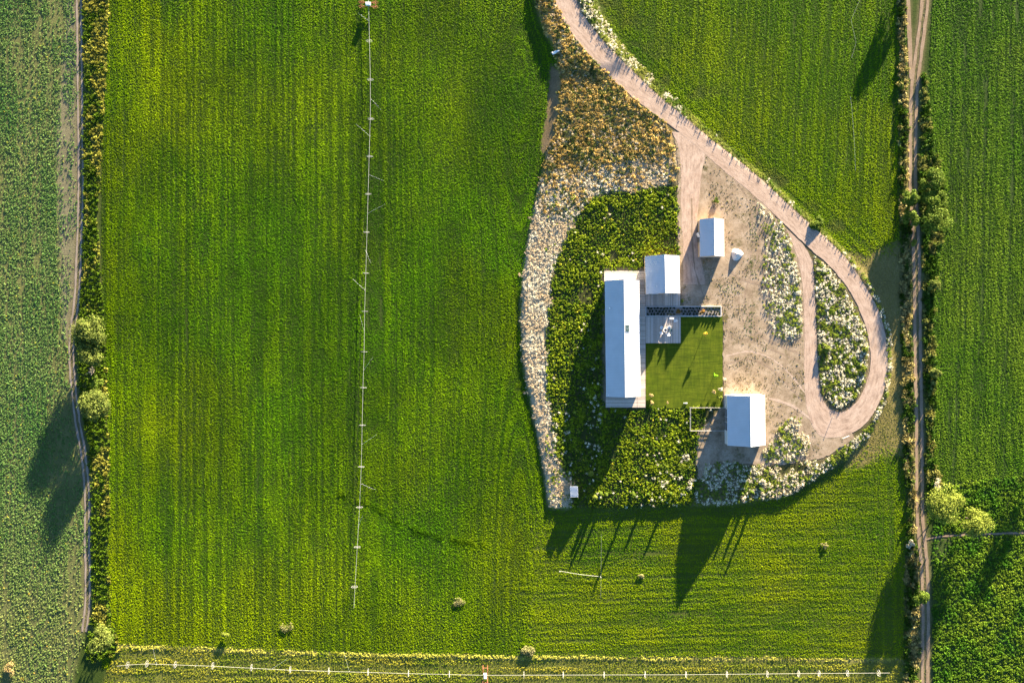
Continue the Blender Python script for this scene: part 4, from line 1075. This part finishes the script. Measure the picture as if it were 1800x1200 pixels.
TREES = [
 ('willow_tree', 'large yellow green tree crown beside the left track, upper of the two', 'tree', 152, 583, 5.2, 7.0, 'willow_leaf', 1, dict(nl=26, per=170, squash=1.15)),
 ('willow_tree', 'medium crown hanging over the left track just above the shrub gap', 'tree', 157, 622, 4.2, 6.0, 'willow_leaf', 2, dict(nl=18, per=150)),
 ('willow_tree', 'round golden green tree crown beside the left track, lower of the two', 'tree', 165, 712, 4.9, 5.9, 'willow_leaf', 3, dict(nl=26, per=170)),
 ('hedge_shrub', 'dark green shrub in the gap between the two left tree crowns', 'shrub', 170, 672, 2.2, 2.6, 'green_leaf', 55, dict(nl=12, per=90, size=.22)),
 ('round_tree', 'olive tree at the lower left corner where the hedgerow ends', 'tree', 173, 1124, 4.3, 6.0, 'willow_leaf', 4, dict(nl=24, per=150)),
 ('willow_tree', 'large lime green tree on the right of the lane above the side path', 'tree', 1666, 888, 6.0, 7.6, 'lime_leaf', 5, dict(nl=30, per=180)),
 ('willow_tree', 'smaller lime green tree touching the big one by the side path', 'tree', 1714, 916, 4.8, 7.0, 'lime_leaf', 6, dict(nl=22, per=160)),
 ('lane_tree', 'green tree crown leaning over the lane, upper of two on its left side', 'tree', 1601, 348, 2.7, 4.4, 'green_leaf', 7, dict(nl=16, per=130)),
 ('lane_tree', 'green tree crown over the lane, lower of two on its left side', 'tree', 1604, 384, 2.7, 4.6, 'green_leaf', 8, dict(nl=16, per=130)),
 ('lane_tree', 'tall bush at the top of the leafy group right of the lane', 'tree', 1640, 318, 3.9, 5.2, 'green_leaf', 9, dict(nl=20, per=130)),
 ('lane_tree', 'middle bush of the leafy group right of the lane', 'tree', 1643, 352, 3.8, 5.4, 'green_leaf', 10, dict(nl=20, per=130)),
 ('lane_tree', 'widest bush at the bottom of the leafy group right of the lane', 'tree', 1646, 388, 4.8, 6.0, 'green_leaf', 11, dict(nl=24, per=140)),
 ('round_shrub', 'small round leafy bush at the edge of the shaded lane', 'shrub', 1606, 427, 1.1, 1.5, 'lime_leaf', 12, dict(nl=10, per=80, size=.2)),
 ('round_shrub', 'tan green bush on the right verge below the leafy group', 'shrub', 1643, 502, 2.1, 2.2, 'willow_leaf', 13, dict(nl=14, per=110, size=.22)),
 ('round_shrub', 'lone tan bush further down the right verge of the lane', 'shrub', 1645, 657, 1.8, 1.9, 'willow_leaf', 14, dict(nl=14, per=100, size=.22)),
 ('round_shrub', 'green bush bulging onto the lane in the lower shadow', 'shrub', 1618, 1050, 2.6, 3.4, 'green_leaf', 15, dict(nl=16, per=120)),
 ('lane_tree', 'narrow tree just above the top edge left of the lane', 'tree', 1600, -45, 3.5, 5.2, 'green_leaf', 16, dict(nl=16, per=120)),
 ('lane_tree', 'tree beyond the right edge whose shadow falls on the pasture', 'tree', 1850, 776, 4.0, 7.2, 'lime_leaf', 17, dict(nl=16, per=120)),
 ('round_shrub', 'dense leafy bush on the right bank of the driveway before the fork', 'shrub', 1436, 392, 2.4, 1.2, 'green_leaf', 18, dict(nl=16, per=110, size=.2)),
 ('round_shrub', 'yellow green bush on the left rim of the loop island', 'shrub', 1450, 612, 1.4, 1.1, 'lime_leaf', 19, dict(nl=12, per=90, size=.17)),
 ('round_shrub', 'yellow green bush on the right rim of the loop island, upper one', 'shrub', 1519, 613, 1.0, .9, 'lime_leaf', 20, dict(nl=10, per=70, size=.16)),
 ('round_shrub', 'yellow green bush on the right rim of the loop island, lower one', 'shrub', 1516, 648, 1.2, .9, 'lime_leaf', 21, dict(nl=10, per=70, size=.16)),
 ('lawn_sapling', 'bright yellow sapling standing on the upper lawn', 'sapling', 1237.5, 587, .75, 2.4, 'yellow_leaf', 22, dict(nl=7, per=45, size=.16, z0=1.2)),
 ('lawn_sapling', 'bright lime green sapling on the right side of the lawn', 'sapling', 1255.5, 659.5, .8, 1.9, 'bright_leaf', 23, dict(nl=7, per=36, size=.15, z0=1.0)),
 ('flowering_shrub', 'pale cream shrub in the lawn corner nearest the barn wall', 'shrub', 1266, 684.5, .75, 1.6, 'cream_leaf', 24, dict(nl=9, per=50, size=.15)),
 ('flowering_shrub', 'pale shrub left of the cream one in the lawn corner', 'shrub', 1254.5, 688, .75, 1.2, 'straw_leaf', 25, dict(nl=9, per=50, size=.15)),
 ('flowering_shrub', 'yellowish spiky shrub just above the stock pen', 'shrub', 1264.5, 699, .8, 1.5, 'lime_leaf', 26, dict(nl=9, per=50, size=.16)),
 ('rust_shrub', 'rusty tan shrub in the middle of the gravel bed', 'shrub', 1191, 547.5, .8, 1.0, 'rust_leaf', 27, dict(nl=9, per=60, size=.14)),
 ('rust_shrub', 'rusty tan shrub near the right end of the gravel bed', 'shrub', 1234.5, 547.5, .85, 1.0, 'rust_leaf', 28, dict(nl=9, per=60, size=.14)),
 ('ornamental_grass', 'upper pale tuft of ornamental grass at the lawn corner by the deck', 'grass tuft', 1144, 694, .7, .7, 'straw_leaf', 29, dict(nl=8, per=50, size=.14)),
 ('ornamental_grass', 'lower pale tuft of ornamental grass at the lawn corner by the deck', 'grass tuft', 1145, 708, .8, .8, 'straw_leaf', 30, dict(nl=8, per=50, size=.14)),
 ('ornamental_grass', 'single small yellowish tuft on the lower lawn edge', 'grass tuft', 1172, 707, .5, .5, 'straw_leaf', 31, dict(nl=7, per=36, size=.12)),
 ('garden_sapling', 'yellow green sapling standing in the house shadow among the weeds', 'sapling', 1038, 831, 0.9, 1.6, 'lime_leaf', 60, dict(nl=14, per=60, size=.13, z0=.2, column=True)),
 ('garden_sapling', 'yellow sapling near the bottom edge of the weed plot', 'sapling', 1046, 873, 0.8, 1.8, 'lime_leaf', 61, dict(nl=14, per=60, size=.13, z0=.2, column=True)),
 ('garden_sapling', 'left of two slim saplings side by side on the plot bottom edge', 'sapling', 1056, 866, 0.55, 2.7, 'green_leaf', 62, dict(nl=14, per=60, size=.13, z0=.2, column=True)),
 ('garden_sapling', 'right of two slim saplings side by side on the plot bottom edge', 'sapling', 1066, 868, 0.5, 2.2, 'green_leaf', 63, dict(nl=14, per=60, size=.13, z0=.2, column=True)),
 ('garden_sapling', 'tall thin sapling at the plot bottom casting the longest thin shadow', 'sapling', 1113, 868, 0.6, 3.6, 'green_leaf', 64, dict(nl=14, per=60, size=.13, z0=.2, column=True)),
 ('garden_sapling', 'short sapling right of the tall one on the plot bottom edge', 'sapling', 1139, 868, 0.5, 1.7, 'green_leaf', 65, dict(nl=14, per=60, size=.13, z0=.2, column=True)),
 ('garden_sapling', 'sapling at the right end of the weed plot bottom edge', 'sapling', 1178, 866, 0.5, 2.1, 'green_leaf', 66, dict(nl=14, per=60, size=.13, z0=.2, column=True)),
 ('garden_sapling', 'tallest slim sapling in the white flowers below the barn', 'sapling', 1338, 860, 0.55, 3.1, 'green_leaf', 67, dict(nl=14, per=60, size=.13, z0=.2, column=True)),
 ('garden_sapling', 'slim sapling in the white flowers at the edge of the barn shadow', 'sapling', 1303, 866, 0.5, 2.2, 'green_leaf', 68, dict(nl=14, per=60, size=.13, z0=.2, column=True)),
 ('garden_sapling', 'middle slim sapling in the white flowers below the barn', 'sapling', 1321, 864, 0.5, 2.4, 'green_leaf', 69, dict(nl=14, per=60, size=.13, z0=.2, column=True)),
 ('round_shrub', 'yellow bush on the grassy bank along the bottom of the field', 'shrub', 928, 1144, 2.4, .6, 'pale_weed', 39, dict(nl=14, per=90, size=.18, squash=.6)),
 ('weed_clump', 'whitish weed clump in the open field above the bottom bank', 'weed clump', 806, 1058, 2.4, .32, 'pale_weed', 40, dict(nl=12, per=34, size=.14, squash=.5)),
 ('weed_clump', 'straw coloured weed clump low in the field on the left', 'weed clump', 503, 1102, 2.4, .32, 'pale_weed', 41, dict(nl=10, per=34, size=.14, squash=.55)),
 ('weed_clump', 'small pale weed clump alone in the lower right hay', 'weed clump', 1449, 958, 1.1, .4, 'pale_weed', 42, dict(nl=8, per=50, size=.15)),
 ('weed_clump', 'dark weed clump right of the lone pipe in the lower hay', 'weed clump', 1128, 1012, 1.4, .4, 'pale_weed', 43, dict(nl=8, per=50, size=.15, squash=.4)),
 ('weed_clump', 'green hummock with a dark side low in the alfalfa', 'weed clump', 396, 1114, 1.4, 1.0, 'lime_leaf', 44, dict(nl=8, per=60, size=.17, squash=.6)),
 ('weed_clump', 'bleached dry bush in the bottom left corner of the sparse field', 'weed clump', 15, 1176, 2.2, .6, 'straw_leaf', 45, dict(nl=10, per=60, size=.16, squash=1.5)),
 ('weed_clump', 'small green weed on the bare dirt above the shed', 'weed clump', 1257, 353, 1.2, .6, 'green_leaf', 46, dict(nl=8, per=50, size=.15)),
 ('white_shrub', 'big round white blossom bush below the barn beside its shadow', 'shrub', 1339, 845, 1.1, 1.0, 'cream_leaf', 47, dict(nl=10, per=80, size=.13)),
 ('white_shrub', 'grey white bush on the lane verge beside the shaded ditch', 'shrub', 1600, 955, 1.5, 1.2, 'cream_leaf', 48, dict(nl=10, per=70, size=.15)),
 ('white_shrub', 'cream bush on the right verge just above the big lime tree', 'shrub', 1646, 850, 1.6, 1.1, 'cream_leaf', 49, dict(nl=10, per=70, size=.15, squash=1.5)),
]
for (nm, lb, ct, px_, py_, rr_, hh_, mt_, sd_, kw) in TREES:
    plant(nm, lb, ct, px_, py_, rr_, hh_, mt_, sd_, **kw)

# dead grey brush between the two left trees
bx_, by_ = P(160, 651, 1)
T = thing('dead_brush', 'bleached grey dead branches between the two left tree crowns', 'shrub', (bx_, by_, 0))
rg = random.Random(5)
for k in range(12):
    a = rg.uniform(0, 6.28); e = Vector((math.cos(a) * rg.uniform(.8, 1.7), math.sin(a) * rg.uniform(.8, 1.7), rg.uniform(.9, 2.2)))
    mb = MB().tube((0, 0, -.05), e * .55, .07, .05, 5).tube(e * .55, e, .05, .02, 5)
    for j in range(4):
        d = Vector((rg.uniform(-.6, .6), rg.uniform(-.6, .6), rg.uniform(.0, .4))); s_ = e * rg.uniform(.4, .9); mb.tube(s_, s_ + d, .03, .01, 4)
    mb.build('branch', 'dead_wood', T)

# staggered shrubs in the gravel bed
BEDM = make_mesh('foliage', crown_np(.30, .42, .04, 77, 6, 22, .09)[0], ['dark_leaf'])
sm_ = MB().tube((0, 0, -.02), (0, 0, .2), .02, .012, 5)
stem_me = None
for row in range(3):
    for k in range(23):
        gx_ = 1138.5 + k * 5.7 + (2.85 if row == 1 else 0); gy_ = 541.8 + row * 5.1
        if gx_ > 1264.5: continue
        if abs(gx_ - 1191) < 5 or abs(gx_ - 1234.5) < 4.6: continue
        X_, Y_ = P(gx_, gy_, PADH)
        T = thing('bed_shrub', 'small round dark shrub in the staggered rows of the edged gravel bed', 'shrub', (X_, Y_, PADH + .12), rg.uniform(0, 6.28), 'small dark shrubs in the gravel bed')
        s_ = rg.uniform(1.2, 1.5)
        link_mesh('foliage', BEDM, T, sc=s_)
        if stem_me is None: stem_me = sm_.build('stem', 'bark', T).data
        else: link_mesh('stem', stem_me, T)

# ------------------------------------------------------------------ wheel-move sprinkler lines
def wheel_meshes():
    rim = MB(); Rw = .92; n = 20
    pts = [(0, math.cos(2 * math.pi * k / n) * Rw, math.sin(2 * math.pi * k / n) * Rw) for k in range(n)]
    for k in range(n):
        a = Vector(pts[k]); c_ = Vector(pts[(k + 1) % n]); rim.tube(a, c_, .03, .03, 4)
    for k in range(n):                     # cleats
        if k % 2 == 0: a = Vector(pts[k]); rim.box(-.08, .08, -.02, .02, -.02, .02, Matrix.Translation(a))
    sp = MB().tube((-.12, 0, 0), (.12, 0, 0), .10, .10, 8)
    for k in range(10):
        a = 2 * math.pi * k / 10; sp.tube((0, math.cos(a) * .1, math.sin(a) * .1), (0, math.cos(a) * Rw, math.sin(a) * Rw), .013, .013, 4)
    return rim, sp, Rw
RIM, SPK, RW = wheel_meshes()
rim_o = None
def add_wheel(T, x, y, z_, rz, matr='galvanised', sc=1.0, name='wheel'):
    key = matr
    if key not in add_wheel.c:
        o = SPK.build(name, matr, T); r_ = RIM.build('rim', matr, o); add_wheel.c[key] = (o.data, r_.data)
    else:
        o = link_mesh(name, add_wheel.c[key][0], T); link_mesh('rim', add_wheel.c[key][1], o)
    o.location = (x, y, z_); o.rotation_euler = (0, 0, rz); o.scale = (sc,) * 3
    return o
add_wheel.c = {}
def wheel_line(label, path, wheels, mover, jets, pipe_z=1.0, rgseed=3, pr=.045):
    pts = [P(a, b_, pipe_z) for a, b_ in path]
    T = thing('sprinkler_wheel_line', label, 'irrigation line', (*pts[0], 0))
    o0 = Vector((*pts[0], 0))
    def loc(px, py, h):
        q = P(px, py, h); return Vector((q[0], q[1], h)) - o0
    mb = MB()
    for a, b_ in zip(path[:-1], path[1:]): mb.tube(loc(*a, pipe_z), loc(*b_, pipe_z), pr, pr, 7)
    mb.build('pipe', 'pipe_metal', T)
    d = Vector(pts[-1]) - Vector(pts[0]); rz = math.atan2(d.y, d.x)
    for w_ in wheels:
        q = loc(*w_, pipe_z); add_wheel(T, q.x, q.y, RW + .03, rz)
    q = loc(*mover, pipe_z)
    fr = MB(); Mm = Matrix.Translation((q.x, q.y, 0)) @ Matrix.Rotation(rz, 4, 'Z')
    for s_ in (-1, 1): fr.box(s_ * .62 - .05, s_ * .62 + .05, -2.3, 2.3, .88, .98, Mm)
    for yy in (-2.2, -.6, .6, 2.2): fr.box(-.56, .56, yy - .04, yy + .04, .89, .97, Mm)
    fr.build('drive_frame', 'rust_red', T)
    eb = MB().box(-.45, .45, -.75, .75, 1.0, 1.55, Mm).box(-.38, .38, -.6, .6, 1.551, 1.75, Mm); eb.build('engine_cover', 'white_plastic', T)
    for s_ in (-1, 1):
        for t_ in (-1, 1):
            p = Mm @ Vector((s_ * .68, t_ * 2.0, 0)); add_wheel(T, p.x, p.y, RW + .03, rz, 'rust_red', 1.0, 'drive_wheel')
    rg = random.Random(rgseed)
    for (ax, ay, bx2, by2) in jets:
        a = loc(ax, ay, pipe_z + .25); b2 = loc(bx2, by2, pipe_z + .9); mb = MB(); mid = (a + b2) / 2 + Vector((0, 0, .55))
        prev = a
        for k in range(1, 9):
            u_ = k / 8; p = a * (1 - u_) ** 2 + mid * 2 * u_ * (1 - u_) + b2 * u_ ** 2
            mb.tube(prev, p, .016 * (1 - .5 * u_), .016 * (1 - .5 * (u_ + .12)), 5); prev = p
        mb.build('water_jet', 'water', T)
    sp = MB()
    for (ax, ay, *_r) in jets:
        p = loc(ax, ay, pipe_z); sp.tube(p, p + Vector((0, 0, .28)), .035, .03, 6).box(-.09, .09, -.04, .04, .22, .32, Matrix.Translation(p))
    sp.build('sprinkler_heads', 'galvanised', T)
    return T
p1 = [(648,-60),(648,10),(651,140),(651,200),(647,341),(643,480),(641,547),(640,618),(638,681),(635,820),(632,891),(628,961),(622,1068)]
w1 = [(649,72),(651,140),(652,209),(650,275),(647,341),(644,408),(643,480),(641,547),(640,618),(639,681),(637,747),(635,820),(632,891),(628,961),(623,1031)]
j1 = [(649,38,629,23),(653,175,670,193),(651,240,625,218),(650,308,675,318),(647,375,677,359),(643,440,652,462),(642,510,620,490),(640,650,655,628),(637,780,663,763),(636,850,660,860),(640,580,632,552),(630,925,638,905)]
wheel_line('long white sprinkler pipe on spoked wheels running down the alfalfa field', p1, w1, (647.5,8), j1)
p2 = [(206,1170),(224,1168),(260,1166),(373,1170),(510,1177),(718,1183),(853,1186),(1206,1185),(1404,1183),(1564,1182)]
w2 = [(224,1168),(258,1166),(308,1167.5),(374,1169.5),(442,1172.5),(510,1176.5),(578,1178.5),(647,1180.5),(718,1183),(790,1184),(921,1185.5),(990,1185.5),(1062,1185.5),(1134,1185),(1206,1185),(1278,1184.5),(1349,1184),(1404,1183.5),(1440,1183),(1490,1182.5),(1545,1182.5)]
j2 = [(344,1170,356,1150),(276,1167,270,1140),(480,1173,505,1157),(614,1179,605,1145),(690,1182,735,1185),(1580,1182,1580,1182)][:4]
wheel_line('white sprinkler pipe on spoked wheels along the bottom edge strip', p2, w2, (853,1186.5), j2, rgseed=9, pr=.03)

def pipe(name, label, path, r, h, mat, cat='pipe', risers=()):
    q0 = P(*path[0], h); zb = zt(*q0)
    T = thing(name, label, cat, (*q0, zb))
    mb = MB()
    for a, b_ in zip(path[:-1], path[1:]):
        A = P(*a, h); B = P(*b_, h); mb.tube((A[0] - q0[0], A[1] - q0[1], h), (B[0] - q0[0], B[1] - q0[1], h), r, r, 8)
    mb.build('pipe_run', mat, T)
    for k in risers:
        A = P(*k, h); MB().tube((A[0] - q0[0], A[1] - q0[1], h), (A[0] - q0[0], A[1] - q0[1], h + .5), .04, .03, 6).box(-.1, .1, -.1, .1, h + .45, h + .55, Matrix.Translation((A[0] - q0[0], A[1] - q0[1], 0))).build('riser', 'aluminium', T)
    return T
pipe('hand_line_pipe', 'lone white irrigation pipe lying in the hay below the weed plot', [(984,1003),(1020,1009),(1056,1013)], .042, .40, 'pipe_metal', risers=[(984,1003),(1056,1013)])
pipe('thin_hose', 'thin pale hose lying up and down the lower hay', [(1056,1050),(1056.5,1013),(1057,940)], .018, .36, 'pipe_metal', 'hose')
pipe('hand_line_pipe', 'thin white pipe in the upper right hay field', [(1495,170),(1499,210),(1502,255),(1504,300)], .025, .36, 'pipe_metal')
pipe('thin_hose', 'bent pale hose at the top of the upper right hay field', [(1511,0),(1503,20),(1496,36),(1505,75),(1497,102)], .022, .36, 'pipe_metal', 'hose')
# culvert
cx, cy = P(978, 91, .9)
T = thing('culvert_pipe', 'short white culvert pipe poking out of the driveway bank', 'pipe', (cx, cy, .55), R(24))
m_ = MB()
n = 14
vs = []; fs = []
for k in range(n):
    a = 2 * math.pi * k / n
    for x_, r_ in ((-1.2, .42), (1.4, .42), (1.4, .36), (-1.2, .36)): vs.append((x_, math.cos(a) * r_, math.sin(a) * r_ + .25))
for k in range(n):
    q = (k + 1) % n
    for e in range(4): fs.append((4 * k + e, 4 * q + e, 4 * q + (e + 1) % 4, 4 * k + (e + 1) % 4))
mesh_obj('pipe_shell', vs, fs, 'white_plastic', T, True)
mesh_obj('pipe_lip', [(x_, math.cos(2 * math.pi * k / n) * r_, math.sin(2 * math.pi * k / n) * r_ + .25) for k in range(n) for x_, r_ in ((-1.3, .47), (-1.203, .47), (-1.203, .43), (-1.3, .43))], fs, 'white_plastic', T)

# ------------------------------------------------------------------ gravel pile, pen, furniture and small things
cx, cy = P(1295, 447, PADH)
rng = np.random.default_rng(8); vs = [(0, 0, 1.0)]; fs = []; n = 28
for ring in range(1, 8):
    r_ = ring / 7 * 1.75
    for k in range(n):
        a = 2 * math.pi * k / n; q = r_ * (1 + .12 * math.sin(3 * a + 1) + rng.normal(0, .03)); vs.append((q * math.cos(a), q * math.sin(a), max(-.05, 1.0 * (1 - ring / 7) ** .9 + rng.normal(0, .03))))
for k in range(n): fs.append((0, 1 + k, 1 + (k + 1) % n))
for ring in range(6):
    for k in range(n): a = 1 + ring * n + k; b2 = 1 + ring * n + (k + 1) % n; fs.append((a, a + n, b2 + n, b2))
T = mesh_obj('gravel_pile', vs, fs, 'gravel_white'); T.location = (cx, cy, PADH + .02)
tag(T, 'pale heap of gravel on the dirt right of the shed', 'gravel pile')

q0 = P(1214, 757, PADH); pen = thing('pen_fence', 'white rail fence round the stock pen against the barn', 'fence', (*q0, PADH))
cor = [P(1274, 716.5, PADH + 1.2), P(1214, 716.5, PADH + 1.2), P(1214, 757, PADH + 1.2), P(1274, 757, PADH + 1.2)]
for a, b_ in zip(cor[:-1], cor[1:]):
    A = Vector((a[0] - q0[0], a[1] - q0[1], 0)); B = Vector((b_[0] - q0[0], b_[1] - q0[1], 0)); L = (B - A).length; n = max(2, int(L / 2.4))
    ang = math.atan2((B - A).y, (B - A).x)
    for zz in (.45, .85, 1.25):
        MB().box(0, L, -.04 if zz > 1 else -.025, .04 if zz > 1 else .025, zz - .06, zz + .06, Matrix.Translation(A) @ Matrix.Rotation(ang, 4, 'Z')).build('rail', 'pen_grey', pen)
    for k in range(n):
        p = A.lerp(B, k / n); MB().box(p.x - .07, p.x + .07, p.y - .07, p.y + .07, -.1, 1.35).build('post', 'pen_grey', pen)

# patio furniture
DTOP = PADH + DZ - .004
fx, fy = P(1169, 580, DTOP)
T = thing('fire_table', 'round white fire table with a dark centre on the patio', 'table', (fx, fy, DTOP))
MB().ring(.40, .62, .38, .45).build('table_ring', 'white_paint', T)
MB().disc(.395, .34, .40).build('fire_bowl', 'black_metal', T)
MB().ring(.30, .36, .0, .379).build('pedestal', 'galvanised', T)
def chair_proto(mat):
    T = thing('patio_chair', 'x', 'chair', (0, 0, DTOP))
    s = MB()
    for k in range(6): s.box(-.28, .28, -.30 + k * .1, -.21 + k * .1, .36, .39)
    s.build('seat', mat, T)
    bk = MB()
    Mb = Matrix.Translation((0, .30, .38)) @ Matrix.Rotation(R(-22), 4, 'X')
    for k in range(5): bk.box(-.27 + k * .11, -.17 + k * .11, -.015, .015, 0, .62 - .05 * abs(k - 2), Mb)
    bk.build('backrest', mat, T)
    for s_ in (-1, 1):
        MB().box(s_ * .34 - .06, s_ * .34 + .06, -.32, .36, .55, .58).build('armrest', mat, T)
        for y_ in (-.28, .30): MB().box(s_ * .34 - .03, s_ * .34 + .03, y_ - .03, y_ + .03, 0, .549).build('leg', mat, T)
    return T
CH = chair_proto('white_paint'); CHD = chair_proto('slate_cushion')
SPOTS = [(1163, 576, CH, 60, 'white patio chair at the upper left of the fire table'), (1162.3, 585, CH, 120, 'white patio chair at the lower left of the fire table'),
         (1174.2, 587, CH, 215, 'white patio chair at the lower right of the fire table'), (1175.5, 575.5, CH, -40, 'white patio chair at the upper right of the fire table'),
         (1178, 580, CHD, 270, 'slate blue patio chair right of the fire table'), (1186.5, 563.5, CH, 265, 'white patio chair beside the patio serving table')]
used = set()
for (a, b_, pr, rz, lb) in SPOTS:
    o = pr if pr not in used else copy_tree(pr); used.add(pr)
    q = P(a, b_, DTOP + .4); o.location = (*q, DTOP); o.rotation_euler = (0, 0, R(rz)); o.scale = (1.15,) * 3
    o['label'] = lb; o['group'] = 'patio chairs'
q = P(1181, 559.5, DTOP + .7); T = thing('serving_table', 'narrow white table against the gravel bed on the patio', 'table', (*q, DTOP), R(-3))
MB().box(-.65, .65, -.3, .3, .70, .75).build('tabletop', 'white_paint', T)
for a in (-.58, .58):
    for c_ in (-.24, .24): MB().box(a - .03, a + .03, c_ - .03, c_ + .03, 0, .699).build('leg', 'white_paint', T)
for k in range(3):
    q = P(1202.0 + k * 2.4, 708, PADH); r_ = .16 + .03 * k
    mb = MB().tube((0, 0, 0), (0, 0, .22), r_ * .75, r_, 9); T = mb.build('white_pot', 'pot_white'); T.location = (*q, PADH + .055)
    tag(T, ['left', 'middle', 'right'][k] + ' of three tiny white pots on the lower lawn edge', 'pot', 'white pots on the lawn')
q = P(1487, 768, PADH + .5); T = thing('loose_board', 'pale board lying in the weeds at the loop bottom', 'board', (*q, PADH + .45), R(22))
MB().box(-1.1, 1.1, -.09, .09, 0, .05).build('plank', 'white_paint', T)
q = P(1463, 733, PADH); T = thing('marker_stake', 'short wooden stake at the bottom tip of the loop island', 'stake', (*q, PADH))
MB().box(-.05, .05, -.05, .05, -.1, .95).build('stake_post', 'grey_wood', T); MB().box(-.09, .09, -.09, .09, .951, 1.02).build('stake_cap', 'grey_wood', T)
